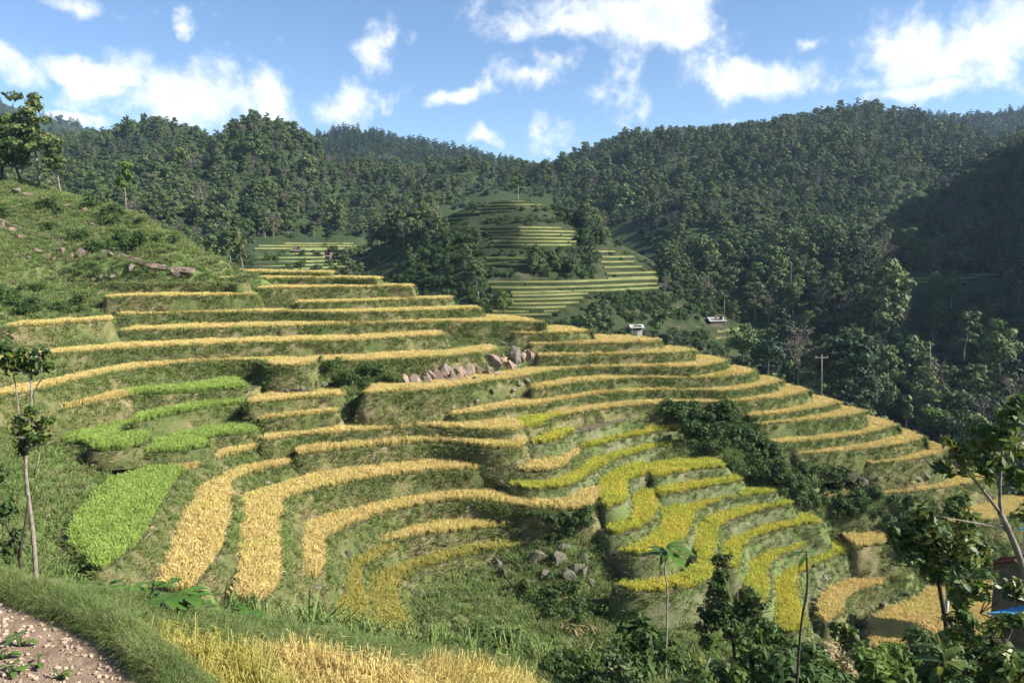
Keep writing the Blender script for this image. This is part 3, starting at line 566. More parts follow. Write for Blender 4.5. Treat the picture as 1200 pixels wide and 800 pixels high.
for u, v, h in [(-200, 760, 4.75), (30, 760, 4.75), (100, 790, 4.75), (0, 700, 4.8), (60, 720, 4.8), (190, 765, 5.3), (700, 800, 10), (800, 800, 11), (950, 800, 11.5), (1100, 800, 11), (1250, 790, 10.5),
                (-100, 660, 5.4), (0, 672, 5.9), (100, 694, 7.6), (200, 728, 9.4), (300, 748, 10.4), (420, 754, 11.6), (520, 768, 12.5), (640, 792, 12.5), (760, 800, 13), (900, 800, 13.4), (1100, 780, 13), (1300, 760, 13),
                (560, 690, 21.3), (620, 715, 22.1), (680, 735, 23), (640, 765, 23.3), (560, 740, 22), (520, 700, 21.2), (720, 715, 23.4), (760, 755, 25), (850, 740, 26), (900, 765, 27.6), (960, 755, 29), (1000, 780, 30), (820, 700, 24.2),
                (640, 675, 21.2), (690, 688, 22), (485, 700, 21), (495, 730, 21.4), (250, 704, 17), (380, 720, 20.2), (150, 690, 16),
                (800, 492, 15.0), (850, 505, 15.8), (830, 525, 16.6), (870, 545, 17.6), (900, 562, 18.6), (950, 585, 20.6), (920, 548, 17.9), (1000, 558, 20), (1080, 560, 20.6), (950, 612, 22.4), (1000, 622, 23.4), (1060, 600, 23),
                (1100, 640, 25.4), (1060, 660, 27), (1000, 664, 26.6), (1150, 650, 26), (955, 690, 27.9), (945, 700, 28), (1200, 660, 27), (1010, 705, 29), (930, 752, 29)]:
    ctrl.append(tuple(PZ(u, v, h)))
for u, v, h in [(95, 540, 13.4), (60, 545, 13.2), (140, 540, 13.8), (178, 540, 14.2), (75, 585, 14.0), (50, 525, 12.7), (76, 678, 14.9), (210, 535, 14.0)]: ctrl.append(tuple(PZ(u, v, h)))
for x, y, h in [(-12, 28, 17), (-4, 30, 20), (4, 32, 22), (14, 35, 25), (24, 37, 28), (34, 38, 30), (-20, 24, 13.5), (0, 0, 2.2), (6, 3, 4.5), (-6, 3, 3.2), (-25, 5, 3), (15, 6, 7.5), (30, 10, 10), (45, 15, 16), (60, 25, 26), (0, -10, 0), (-40, -10, -3), (40, -10, 4),
                (-50, 20, 6), (-45, 30, 7), (-70, 40, 2), (-90, 60, -6), (-120, 90, -16), (0, 130, 25), (40, 130, 40), (90, 120, 46), (120, 80, 46), (80, 55, 40), (70, 40, 34), (100, 30, 34), (-30, 125, 14), (-60, 150, 4), (-110, 165, -4), (140, 20, 40), (20, 110, 26), (-10, 105, 14), (60, 100, 40)]:
    ctrl.append((x, y, CAM[2] - h))
ctrl = np.array(ctrl, float)
def rbf_fit(C, lam):
    n = len(C); D = np.linalg.norm(C[:, None, :2] - C[None, :, :2], axis=2)
    A = np.zeros((n + 3, n + 3)); A[:n, :n] = D - lam * np.eye(n); Pm = np.c_[np.ones(n), C[:, :2]]; A[:n, n:] = Pm; A[n:, :n] = Pm.T
    return np.linalg.solve(A, np.r_[C[:, 2], 0, 0, 0])
_w = rbf_fit(ctrl, 0.8)
def ground_z(P, rough=True):
    P = np.asarray(P, float); out = np.empty(len(P)); n = len(ctrl)
    for a in range(0, len(P), 20000):
        Q = P[a:a + 20000, :2]; D = np.sqrt(((Q[:, None, :] - ctrl[None, :, :2]) ** 2).sum(2)); out[a:a + 20000] = D @ _w[:n] + _w[n] + Q @ _w[n + 1:]
    if rough:
        q = np.c_[P[:, :2], np.zeros(len(P))]; dist = np.hypot(P[:, 0], P[:, 1])
        out += (fbm(q * .22) * .9 + fbm(q * .9 + 5) * .30) * np.clip(dist / 30, .12, 1)
    for t in TER:                     # the ground stays under every paddy bed
        lo, hi = t['slab'].min(0), t['slab'].max(0)
        k = np.nonzero((P[:, 0] > lo[0]) & (P[:, 0] < hi[0]) & (P[:, 1] > lo[1]) & (P[:, 1] < hi[1]))[0]
        if len(k) == 0: continue
        k = k[in_poly(P[k, :2], t['slab'])]; out[k] = np.minimum(out[k], t['z'] - .4)
    return out
def terrain_grid(name, xs, ys, zf, mat):
    X, Y = np.meshgrid(xs, ys); P = np.c_[X.ravel(), Y.ravel()]; Z = zf(P); nx, ny = len(xs), len(ys)
    i = np.arange(nx * ny).reshape(ny, nx); f = np.stack([i[:-1, :-1], i[:-1, 1:], i[1:, 1:], i[1:, :-1]], -1).reshape(-1, 4)
    me = mesh_from(name, np.c_[P, Z], f, mat, smooth=True); return me
xs = np.concatenate([np.arange(-130, -50, 1.6), np.arange(-50, 75, .6), np.arange(75, 141, 1.8)])
ys = np.concatenate([np.arange(-14, 6, 1.0), np.arange(6, 30, .45), np.arange(30, 96, .6), np.arange(96, 168, 1.8)])
hs = obj('hillside', terrain_grid('hillside', xs, ys, ground_z, M['slope'])); tag(hs, kind='structure')

# ------------------------------------------------------------------ build each terrace
def poly_sample(poly, dens, r=rng):
    lo, hi = poly.min(0), poly.max(0); n = int((hi - lo).prod() * dens)
    P = r.uniform(lo, hi, (n, 2)); return P[in_poly(P, poly)]
def crop_at(t, P):
    """fraction along the front edge of the nearest front point"""
    fs = t['fs'][::3]; D = ((P[:, None, :] - fs[None]) ** 2).sum(2); return D.argmin(1) / max(1, len(fs) - 1)
def RICE_H(k): return {'T': .34, 'B': .36, 'M': .42, 'C': .52, 'L': .60, 'F': 1.0}[k[0]]
SOLID_V = []; SOLID_F = []; SOLID_N = [0]
def solid(V, F):
    n = SOLID_N[0]; SOLID_V.append(np.asarray(V, float)); SOLID_F.extend(tuple(int(i) + n for i in q) for q in F); SOLID_N[0] += len(V)
for t in TER:
    slab, nr, z, nf = t['slab'], t['nr'], t['z'], t['nf']; near = t.get('near'); n = len(slab)
    drop = t.get('drop', 2.5); bs_ = t.get('bside', .36); bf = t.get('bfront', .28)
    c0 = np.array([*t['fs'][len(t['fs']) // 2], z]); root = empty('rice_terrace', c0)
    tag(root, t['label'], 'rice terrace', 'stepped rice terraces')
    rows = max(4, int(drop / .32)); side = np.clip(nr[:, 0], 0, 1) ** 2; bat = bf + (bs_ - bf) * side
    lip = fbm(np.c_[slab * .8, np.full(n, z)], 3)
    V = []
    for j in range(rows + 1):
        s = (j / rows) ** 1.0; dep = s * drop
        dz = np.zeros(n) if j else lip * .10
        wob = fbm(np.c_[slab * .55, np.full(n, z - dep * 1.2)], 4) * (.16 + .5 * s) * (j > 0) * (1.0 if not near else .4)
        off = bat * dep + wob + (.06 * math.sin(s * math.pi))
        V.append(np.c_[slab + nr * off[:, None], z + .06 - dep + dz - (.05 if j == 0 else 0)])
    V = np.concatenate(V) - c0; F = []; mi = []
    for j in range(rows):
        for k in range(n):
            k2 = (k + 1) % n; F.append((j * n + k, (j + 1) * n + k, (j + 1) * n + k2, j * n + k2))
    solid(V + c0, F)
    wm = M['greybank'] if t['crop'] == 'lime' else M['bank']
    bk = obj('bank', mesh_from('bank', V, F, wm, smooth=True), root)
    # flat paddy bed
    vv = [Vector((float(a), float(b))) for a, b in slab]
    res = delaunay_2d_cdt(vv, [], [list(range(n))], 1, 1e-4)
    bed = np.array([[p[0], p[1], z] for p in res[0]]) - c0
    obj('paddy_bed', mesh_from('paddy_bed', bed, [tuple(f) for f in res[2]], M['mud']), root)
    solid(bed + c0, [tuple(f) for f in res[2]])
    # rice
    if t['crop']:
        dens = 70 if near else 26
        P = poly_sample(t['rice'], dens); fr = crop_at(t, P) if 'crop2' in t else None
        sets = [(t['crop'], np.ones(len(P), bool))]
        if fr is not None:
            base = np.ones(len(P), bool); sets = []
            for a, b, k in t['crop2']:
                mk = (fr >= a) & (fr <= b); base &= ~mk
                if k: sets.append((k, mk))
            sets.append((t['crop'], base))
        for k, mk in sets:
            Q = P[mk]
            if len(Q) < 3: continue
            zz = z + rng.normal(0, .02, len(Q)); src = k if near else 'rice_' + k
            # gentle height patches inside one field
            hv = 1 + .25 * fbm(np.c_[Q * .5, np.full(len(Q), z)], 2)
            rr = np.zeros((len(Q), 3)); rr[:, 2] = rng.uniform(0, 6.283, len(Q)); lo_ = fbm(np.c_[Q * .35, np.full(len(Q), z + 9)], 3); la = np.clip((lo_ - .10) * 3.2, 0, .75)
            rr[:, 0] = rng.normal(0, .10, len(Q)) + la * .7; rr[:, 1] = rng.normal(0, .10, len(Q)); rr[:, 2] = np.where(la > .05, rng.normal(lo_ * 6, .4), rr[:, 2])
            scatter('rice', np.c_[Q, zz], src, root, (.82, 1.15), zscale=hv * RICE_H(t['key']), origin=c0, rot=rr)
    # grass on the bank: front part and both ends
    m = int((slab[:nf].shape[0]) * .5 * drop * (24 if not near else 60))
    k = rng.integers(-8, nf + 8, m) % n; s = rng.random(m) ** 1.1 * .95
    jx = rng.random(m)[:, None]; base = slab[k] * (1 - jx) + slab[(k + 1) % n] * jx; nn = nr[k]
    dep = s * drop; pz = z - dep + .02
    wob = fbm(np.c_[base * .55, z - dep * 1.2], 4) * (.16 + .5 * s)
    pos = np.c_[base + nn * (bat[k] * dep + wob + .0)[:, None], pz]
    rot = np.zeros((m, 3)); yaw = np.arctan2(nn[:, 1], nn[:, 0]); tilt = rng.normal(.75, .25, m)
    # lean outward: rotate about the tangent
    for a in range(m):
        e = Euler((0, tilt[a], 0)).to_matrix(); e = Matrix.Rotation(yaw[a], 3, 'Z') @ e @ Matrix.Rotation(rng.uniform(0, 6.28), 3, 'Z'); q = e.to_euler(); rot[a] = q
    vis = (pos[:, 2] > ground_z(pos, False) - 1.5) & ((fbm(pos * .45 + 3, 3) > -.17) | (s < .12))
    if near: scatter('grass', pos[vis], 'near_grass', bk, (.6, 1.1), rot[vis], origin=c0)
    else:
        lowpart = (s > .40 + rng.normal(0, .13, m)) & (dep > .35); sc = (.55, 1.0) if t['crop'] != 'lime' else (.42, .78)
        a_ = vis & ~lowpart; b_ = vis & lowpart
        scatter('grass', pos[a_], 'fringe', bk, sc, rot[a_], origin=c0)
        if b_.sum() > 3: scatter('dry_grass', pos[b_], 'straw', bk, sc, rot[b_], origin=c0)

# ------------------------------------------------------------------ hills, forest, the terraced knoll
ground = obj('ground', terrain_grid('ground', np.r_[np.arange(-3000, 3001, 120.0)], np.r_[np.arange(-600, 4001, 120.0)], lambda P: np.full(len(P), CAM[2] - 62.0), M['forest_floor'])); tag(ground, kind='structure')
def interp_pl(pl, u):
    pl = np.asarray(pl, float); return np.stack([np.interp(u, pl[:, 0], pl[:, k]) for k in (1, 2)], -1)
HILLS = {}
def hill(name, top, bot, nu=90, nv=36, bulge=0.0, rough=4.0, mat='forest_floor', back=160, drop=60, freq=.012):
    u0 = max(top[0][0], bot[0][0]); u1 = min(top[-1][0], bot[-1][0]); us = np.linspace(u0, u1, nu)
    A = interp_pl(bot, us); B = interp_pl(top, us); rows = []
    lo = np.array([PY(u, v, Y) for u, (v, Y) in zip(us, A)]); hi = np.array([PY(u, v, Y) for u, (v, Y) in zip(us, B)])
    lo2 = lo + (lo - hi) * np.array([.06, .06, 0]) + (0, 0, -12)
    rows.append(lo2)
    for j in range(nv + 1):
        t = j / nv; zt = t + bulge * math.sin(math.pi * t)
        p = lo + (hi - lo) * t; p[:, 2] = lo[:, 2] + (hi[:, 2] - lo[:, 2]) * zt
        e = 4 * t * (1 - t) * .9 + .1
        p[:, 2] += fbm(p * freq + 3.1, 4) * rough * 2 * e; rows.append(p)
    away = hi[:, :2] / np.linalg.norm(hi[:, :2], axis=1)[:, None]
    for k in (1, 2, 3): p = hi.copy(); p[:, :2] += away * back * k / 3; p[:, 2] -= drop * (k / 3) ** 1.3; rows.append(p)
    V = np.concatenate(rows); nr_ = len(rows); i = np.arange(nr_ * nu).reshape(nr_, nu)
    f = np.stack([i[:-1, :-1], i[:-1, 1:], i[1:, 1:], i[1:, :-1]], -1).reshape(-1, 4)
    me = mesh_from(name, V, f, M[mat], smooth=True); o = obj(name, me); tag(o, kind='structure')
    bv = BVHTree.FromPolygons([Vector(v) for v in V], [tuple(int(x) for x in q) for q in f])
    HILLS[name] = dict(V=V, f=f, bvh=bv, obj=o); return o
hill('far_hill', [(-400, 95, 1300), (-60, 113, 1250), (10, 123, 1200), (40, 137, 1150), (80, 145, 1150), (120, 157, 1100), (200, 180, 1050)],
     [(-400, 230, 800), (200, 230, 800)], 60, 14, rough=8)
hill('dark_hill', [(250, 179, 800), (300, 167, 780), (345, 164, 760), (385, 159, 760), (415, 157, 760), (445, 165, 760), (480, 174, 770), (515, 181, 780), (545, 188, 780), (580, 199, 780), (640, 212, 780), (700, 222, 780)],
     [(250, 240, 560), (350, 240, 540), (420, 228, 520), (560, 215, 560), (700, 225, 600)], 90, 24, bulge=.08, rough=7)
hill('forest_hill', [(-500, 142, 480), (-200, 152, 500), (0, 170, 520), (85, 170, 520), (130, 170, 520), (185, 162, 500), (215, 172, 500), (262, 176, 480), (286, 168, 490), (330, 179, 470), (380, 214, 440), (420, 228, 430), (470, 223, 440), (520, 214, 450), (560, 209, 450), (620, 214, 460), (700, 215, 470), (780, 209, 470)],
     [(-500, 330, 150), (-200, 320, 150), (100, 306, 170), (220, 302, 180), (300, 298, 200), (400, 284, 240), (480, 270, 280), (540, 252, 330), (600, 240, 350), (680, 256, 340), (780, 290, 280)], 150, 44, bulge=.06, rough=15, freq=.0105)
hill('far_right_hill', [(900, 181, 900), (1000, 146, 850), (1040, 138, 820), (1100, 137, 800), (1200, 136, 780), (1400, 116, 760), (1800, 106, 760)],
     [(900, 230, 600), (1800, 240, 560)], 60, 16, rough=7)
hill('right_hill', [(600, 225, 640), (640, 213, 630), (670, 197, 620), (700, 184, 610), (735, 173, 600), (765, 168, 600), (800, 163, 590), (850, 166, 570), (872, 159, 560), (895, 152, 550), (925, 146, 540), (960, 143, 530), (1000, 139, 520), (1030, 145, 500), (1060, 151, 480), (1110, 167, 460), (1160, 179, 440), (1210, 170, 410), (1300, 112, 350), (1450, -5, 270), (1700, -165, 200), (2100, -355, 150), (2700, -570, 110)],  # right of the frame the unseen ridge is raised to shade the valley
     [(600, 262, 350), (680, 292, 290), (760, 322, 240), (820, 352, 200), (870, 390, 178), (920, 440, 158), (980, 490, 140), (1060, 520, 128), (1200, 548, 112), (1400, 560, 104), (1700, 600, 95), (2100, 640, 88), (2700, 700, 80)], 190, 56, bulge=.02, rough=19, freq=.0095)
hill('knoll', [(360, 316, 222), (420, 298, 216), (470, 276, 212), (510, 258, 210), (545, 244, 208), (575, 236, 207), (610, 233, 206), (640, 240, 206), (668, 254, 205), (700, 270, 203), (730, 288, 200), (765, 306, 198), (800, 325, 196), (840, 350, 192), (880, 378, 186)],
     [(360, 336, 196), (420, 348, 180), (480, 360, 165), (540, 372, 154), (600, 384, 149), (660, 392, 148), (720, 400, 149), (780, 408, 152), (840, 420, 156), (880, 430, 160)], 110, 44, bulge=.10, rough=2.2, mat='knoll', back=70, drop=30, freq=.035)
def hit(name, u, v):
    d = Vector(ray(u, v)).normalized(); r = HILLS[name]['bvh'].ray_cast(Vector(CAM), d); return None if r[0] is None else np.array(r[0])
def steps(thing_name, label, hillname, lines, wide=3.2, drop=2.6, mat_top='rice_top', cat='terraced field'):
    root = None
    for (ua, va, ub, vb) in lines:
        ph = rng.uniform(0, 6.28); ua += rng.uniform(-3, 4); ub += rng.uniform(-6, 3)
        n = max(4, int((ub - ua) / 5)); P = []
        for k in range(n + 1):
            u = ua + (ub - ua) * k / n; p = hit(hillname, u, va + (vb - va) * k / n + .7 * math.sin(u * .045 + ph))
            if p is not None: P.append(p)
        if len(P) < 3: continue
        P = np.array(P); z = np.median(P[:, 2])
        Y = P[:, 1]; Y = np.convolve(np.r_[Y[0], Y[0], Y, Y[-1], Y[-1]], np.ones(5) / 5, 'valid'); x = P[:, 0]
        z = P[:, 2].mean(); k = len(P); Y = Y + .5 * np.sin(x * .25 + ph)
        wv = rng.normal(0, .12, k)
        fr = np.c_[x, Y - 1.4, np.full(k, z) + .30]; bkk = np.c_[x, Y + wide, np.full(k, z) + .30]; bt = np.c_[x, Y - 1.75 + wv, np.full(k, z) - drop]
        ends = np.array([[x[0] - .1, Y[0] + wide, z - drop], [x[-1] + .1, Y[-1] + wide, z - drop]])
        md = np.c_[x, Y - 1.45, np.full(k, z) - .05]
        V = np.concatenate([fr, bkk, bt, ends, md]); F = []; mi = []; q = 3 * k + 2
        for j in range(k - 1):
            F.append((j, j + 1, k + j + 1, k + j)); mi.append(0); F.append((2 * k + j, 2 * k + j + 1, q + j + 1, q + j)); mi.append(1); F.append((q + j, q + j + 1, j + 1, j)); mi.append(0)
        F.append((2 * k, 0, k, 3 * k)); mi.append(1); F.append((3 * k - 1, 3 * k + 1, 2 * k - 1, k - 1)); mi.append(1)
        if root is None:
            root = empty(thing_name, (x.mean(), Y.mean(), z)); tag(root, label, cat, 'distant terraced fields')
        c0 = np.array(root.location)
        obj('terrace_step', mesh_from('terrace_step', V - c0, F, mats=[M[mat_top], M['step_bank']], mat_idx=mi), root)
    return root
M['rice_top'] = ground_mat('far_rice', [(0.3, (.11, .13, .045)), (0.5, (.16, .17, .065)), (0.7, (.23, .21, .10))], .35, bump=.3)
M['rice_top_green'] = ground_mat('far_green_rice', [(0.3, (.10, .15, .045)), (0.5, (.15, .19, .065)), (0.7, (.22, .22, .09))], .35, bump=.3)
M['step_bank'] = ground_mat('far_step_bank', [(0.3, (.016, .026, .009)), (0.6, (.032, .046, .016)), (0.8, (.06, .06, .028))], .5, bump=.5, bscale=1.5)  # step faces coloured extra dark to stand in for their shade
steps('terraced_field', 'small terraced cap on the very top of the central knoll', 'knoll', [(572, 237, 612, 236), (565, 241, 640, 240), (561, 245, 605, 244), (558, 249, 602, 248)], 2.6, 1.6)
steps('terraced_field', 'broad band of thin green steps high on the central knoll', 'knoll', [(566, 267, 660, 267), (566, 271, 678, 272), (568, 275, 678, 276), (572, 279, 678, 280), (575, 283, 676, 284), (577, 288, 670, 287)], 2.6, 1.8)
steps('terraced_field', 'two short steps beside the dark hollow of the knoll', 'knoll', [(570, 303, 614, 302), (568, 311, 618, 310)], 2.8, 2.0, 'rice_top_green')
steps('terraced_field', 'wide fan of pale steps at the foot of the central knoll', 'knoll', [(570, 330, 772, 329), (572, 336, 772, 335), (600, 341, 771, 340), (600, 346, 694, 345), (592, 351, 686, 350), (590, 356, 680, 355), (583, 361, 668, 359), (577, 365, 656, 364), (574, 369, 650, 368)], 3.4, 2.0)
steps('terraced_field', 'wedge of short steps on the sunny shoulder of the knoll', 'knoll', [(702, 295, 724, 294), (703, 302, 742, 301), (704, 308, 742, 307), (706, 314, 756, 313), (712, 321, 768, 320), (714, 326, 769, 325)], 3.0, 2.0)
steps('terraced_field', 'few thin steps near the left shoulder of the knoll', 'knoll', [(508, 258, 556, 255), (520, 252, 560, 250), (500, 263, 548, 260)], 2.6, 1.6, 'rice_top_green')
steps('terraced_field', 'pair of small steps beside the pale roof below the knoll', 'knoll', [(836, 387, 878, 385), (838, 395, 890, 392)], 3.2, 2.2)
steps('terraced_field', 'small patch of steps in a clearing beside tall trees', 'forest_hill', [(718, 268, 742, 268), (716, 273, 746, 273), (718, 278, 746, 278)], 3.2, 2.0)
steps('terraced_field', 'triangular clearing of reddish steps on the right hill', 'right_hill', [(806, 275, 814, 275), (806, 279, 824, 279), (805, 283, 834, 283), (804, 287, 839, 287), (804, 292, 832, 292), (804, 297, 826, 297)], 3.0, 1.6)
steps('terraced_field', 'thin bright steps on the dark valley side, upper right', 'right_hill', [(1050, 326, 1172, 325), (1028, 331, 1130, 331)], 4.0, 2.0)
steps('terraced_field', 'faint steps in the deep shade by the utility pole', 'right_hill', [(882, 294, 930, 293), (900, 318, 976, 317), (902, 324, 980, 324), (984, 358, 1000, 358)], 3.0, 2.0, 'rice_top_green')
steps('terraced_field', 'valley floor paddies stepping up to the left forest edge', 'forest_hill', [(330, 288, 420, 284), (300, 291, 440, 286), (300, 294, 446, 289)], 4.0, 1.6)
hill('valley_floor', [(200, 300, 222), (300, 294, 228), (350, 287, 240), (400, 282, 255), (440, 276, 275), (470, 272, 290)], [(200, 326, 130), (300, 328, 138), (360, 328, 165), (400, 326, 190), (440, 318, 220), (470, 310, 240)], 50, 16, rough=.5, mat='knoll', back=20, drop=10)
steps('terraced_field', 'green valley paddies between the ridge tip and the knoll', 'valley_floor', [(404, 284, 470, 280), (352, 290, 462, 285), (310, 295, 452, 291), (290, 299, 446, 296), (280, 303, 440, 301), (285, 307, 434, 306), (300, 311, 425, 311), (300, 315, 420, 315)], 4.0, 1.2, 'rice_top_green')

def sample_hill(name, n, r):
    H = HILLS[name]; V, f = H['V'], H['f']; a, b, c, d = (V[f[:, k]] for k in range(4))
    ar = np.linalg.norm(np.cross(b - a, d - a), axis=1); i = r.choice(len(f), n, p=ar / ar.sum())
    s, t = r.random((2, n))[:, :, None]; return (a[i] * (1 - s) + b[i] * s) * (1 - t) + (d[i] * (1 - s) + c[i] * s) * t
def to_px(P):
    q = P - CAM; c, s = math.cos(PITCH), math.sin(PITCH); fy = q[:, 1] * c - q[:, 2] * s; uz = q[:, 1] * s + q[:, 2] * c
    fy = np.where(fy < 1, 1, fy); return 600 + F_PX * q[:, 0] / fy, 400 - F_PX * uz / fy, fy
CLEAR = [(556, 230, 650, 252), (560, 262, 684, 290), (563, 299, 622, 313), (568, 326, 776, 342), (570, 342, 698, 373), (698, 288, 772, 330), (498, 246, 562, 266), (830, 380, 896, 402), (714, 264, 748, 282), (802, 270, 842, 300), (1024, 320, 1176, 336), (290, 279, 474, 320), (716, 375, 860, 384)]
def clear_mask(u, v, hpx):
    k = np.ones(len(u), bool)
    for a, b, c, d in CLEAR: k &= ~((u > a) & (u < c) & (v > b) & (v - hpx * .55 < d) & (v > b))
    return k
FOREST = []   # (point, kind, variant, scale)
def plant(name, n, kinds, scale, seed, cond=None, mind=2.6, clear=True):
    r = np.random.default_rng(seed); P = sample_hill(name, n, r); u, v, d = to_px(P)
    kk = (u > -260) & (u < 1460) & (d > 40)
    hp = np.mean([TREES[k][0][2] for k, w in kinds[:2]]) * np.mean(scale) * F_PX / d
    if clear: kk &= clear_mask(u, v, hp)
    if cond is not None: kk &= cond(u, v, d)
    P = P[kk]; cell = {}; names = [k for k, w in kinds]; ws = np.array([w for k, w in kinds], float); ws /= ws.sum()
    patchy = fbm(P * .02 + seed, 3)
    for i, p in enumerate(P):
        c = (int(p[0] / mind), int(p[1] / mind))
        if c in cell: continue
        cell[c] = 1
        w = ws * (1 + np.sin(np.arange(len(ws)) * 2.1 + patchy[i] * 9) * .75); w /= w.sum()
        k = names[r.choice(len(names), p=w)]; FOREST.append((p - (0, 0, .2 if k == 'bush' else .9), k, int(r.integers(0, len(TREES[k]))), r.uniform(*scale) * float(np.clip(1 + 1.1 * patchy[i], .6, 1.6))))
MIXED = [('broad', 4), ('tall', 1.8), ('round', 3), ('pine', .8), ('bare', 1.1), ('slim', .5)]
plant('far_hill', 2600, [('pine', 2), ('round', 2), ('broad', 1)], (.8, 1.25), 1, mind=5.5)
plant('dark_hill', 7500, [('pine', 3), ('round', 2.5), ('broad', .6)], (.6, 1.0), 2, mind=3.8)  # mostly dark-leaved trees, their colour standing in for a cloud shadow
plant('forest_hill', 25000, MIXED, (.36, .88), 3, lambda u, v, d: ~((u > 545) & (u < 650) & (v > 236) & (v < 300)), mind=2.8)
plant('far_right_hill', 14000, [('pine', 2), ('round', 2), ('broad', 1.4)], (.65, 1.05), 4, mind=3.6)
plant('right_hill', 38000, [('broad', 4), ('tall', 2.0), ('round', 3.4), ('pine', 1.8), ('bare', 1.1), ('slim', .4)], (.36, .88), 5, mind=2.8)
plant('knoll', 2600, [('broad', 2), ('tall', 1.6), ('round', 1.6), ('pine', .8), ('bare', .5)], (.4, .65), 6, lambda u, v, d: ((u > 618) & (u < 696) & (v > 289) & (v < 324)) | ((u > 676) & (u < 706) & (v > 246) & (v < 300)) | ((u > 660) & (v > 372)) | (u > 776), mind=2.6)
plant('knoll', 1500, [('broad', 1), ('bush', 4), ('slim', .6), ('bare', .7), ('tall', .6)], (.32, .62), 16, lambda u, v, d: (u < 572) & (v > 262), mind=2.8)
plant('knoll', 5200, [('bush', 6)], (.55, 1.15), 7, mind=1.3)
plant('knoll', 2600, [('broad', 2), ('tall', 1), ('bare', .8), ('slim', 1)], (.45, .75), 29, lambda u, v, d: ((v < 236) & (u > 470) & (u < 660)) | ((u > 370) & (u < 512) & (v < 290)), mind=2.8, clear=False)
plant('knoll', 1500, [('bush', 6)], (.4, .8), 27, mind=4.0, clear=False)
plant('valley_floor', 260, [('bush', 6)], (.5, 1.1), 28, mind=4.2, clear=False)
plant('forest_hill', 2600, [('bush', 6), ('broad', 1)], (.8, 1.6), 17, lambda u, v, d: d < 330, mind=2.6)
plant('right_hill', 2200, [('bush', 6), ('broad', 1)], (.8, 1.6), 18, lambda u, v, d: d < 260, mind=2.4)
plant('valley_floor', 240, [('bush', 3), ('slim', 1)], (.6, 1.0), 8, mind=3)
def tree_height(k, i): return TREES[k][i][2]
KIND_LABEL = {'broad': 'leafy broad-crowned tree', 'tall': 'tall tree with layered airy crown', 'pine': 'dark conical evergreen tree', 'round': 'dark round-crowned tree', 'bare': 'grey leafless tree', 'slim': 'slim pale-trunked tree', 'bush': 'low green bush'}
CATS = {k: 'tree' for k in KIND_LABEL}; CATS['bush'] = 'bush'
NAMES = {'broad': 'broadleaf_tree', 'tall': 'tall_tree', 'pine': 'evergreen_tree', 'round': 'round_tree', 'bare': 'bare_tree', 'slim': 'slim_tree', 'bush': 'bush'}
def add_tree(p, kind, var, s, label, group=None, rz=None, zs=1.0, crown_mat=None):
    tr, cr, H = TREES[kind][var % len(TREES[kind])]
    root = empty(NAMES[kind], p); root.scale = (s, s, s * zs); root.rotation_euler = (0, 0, random.uniform(0, 6.28) if rz is None else rz)
    obj('stem' if kind == 'bush' else 'trunk', tr, root); c = obj('foliage' if kind == 'bush' else 'crown', cr, root)
    if crown_mat:
        c.data = cr.copy(); c.data.materials.clear(); c.data.materials.append(M[crown_mat])
    tag(root, label, CATS[kind], group); return root
P = np.array([f[0] for f in FOREST]); u, v, d = to_px(P); size = np.array([tree_height(f[1], f[2]) * f[3] for f in FOREST]) * F_PX / d
vis = (u > -10) & (u < 1210) & (v > 100) & (v < 540)
# only trees whose crown top is not hidden behind the near spur
order = np.argsort(-np.where(vis, size, 0)); chosen = set(order[:270].tolist()); rest = {}
def where_label(u, v):
    if u > 860 and v > 300: return 'in the shaded valley beyond the spur', 'trees of the shaded valley'
    if u > 700: return 'on the wooded right-hand mountainside', 'trees of the right mountainside'
    if u > 430: return 'on the flanks of the central terraced knoll', 'trees around the knoll'
    return 'at the foot of the wooded left hill', 'trees of the left hill'
for i, f in enumerate(FOREST):
    if i in chosen:
        w, g = where_label(u[i], v[i]); add_tree(f[0], f[1], f[2], f[3], KIND_LABEL[f[1]] + ' ' + w, g + ', ' + NAMES[f[1]].replace('_', ' '))
    else: rest.setdefault(f[1], []).append(f)
fk = list(rest)
for k in fk:
    L_ = rest[k]; n = len(L_); pts = np.array([f[0] for f in L_]); sc = np.array([f[3] for f in L_])
    o = scatter('forest', pts, 'tree_' + k, None, (1, 1), pick=np.array([f[2] for f in L_]))
    a = o.data.attributes['scl']; a.data.foreach_set('vector', (sc[:, None] * np.ones((1, 3))).astype(np.float32).ravel())
    tag(o, {'broad': 'mass of broadleaf forest', 'tall': 'mass of tall forest trees', 'pine': 'mass of dark evergreen forest', 'round': 'mass of round forest crowns', 'bare': 'scattered grey leafless forest trees', 'slim': 'scattered slim forest trees', 'bush': 'low scrub'}[k] + ' covering the hills behind', 'forest')
print('forest', len(FOREST))

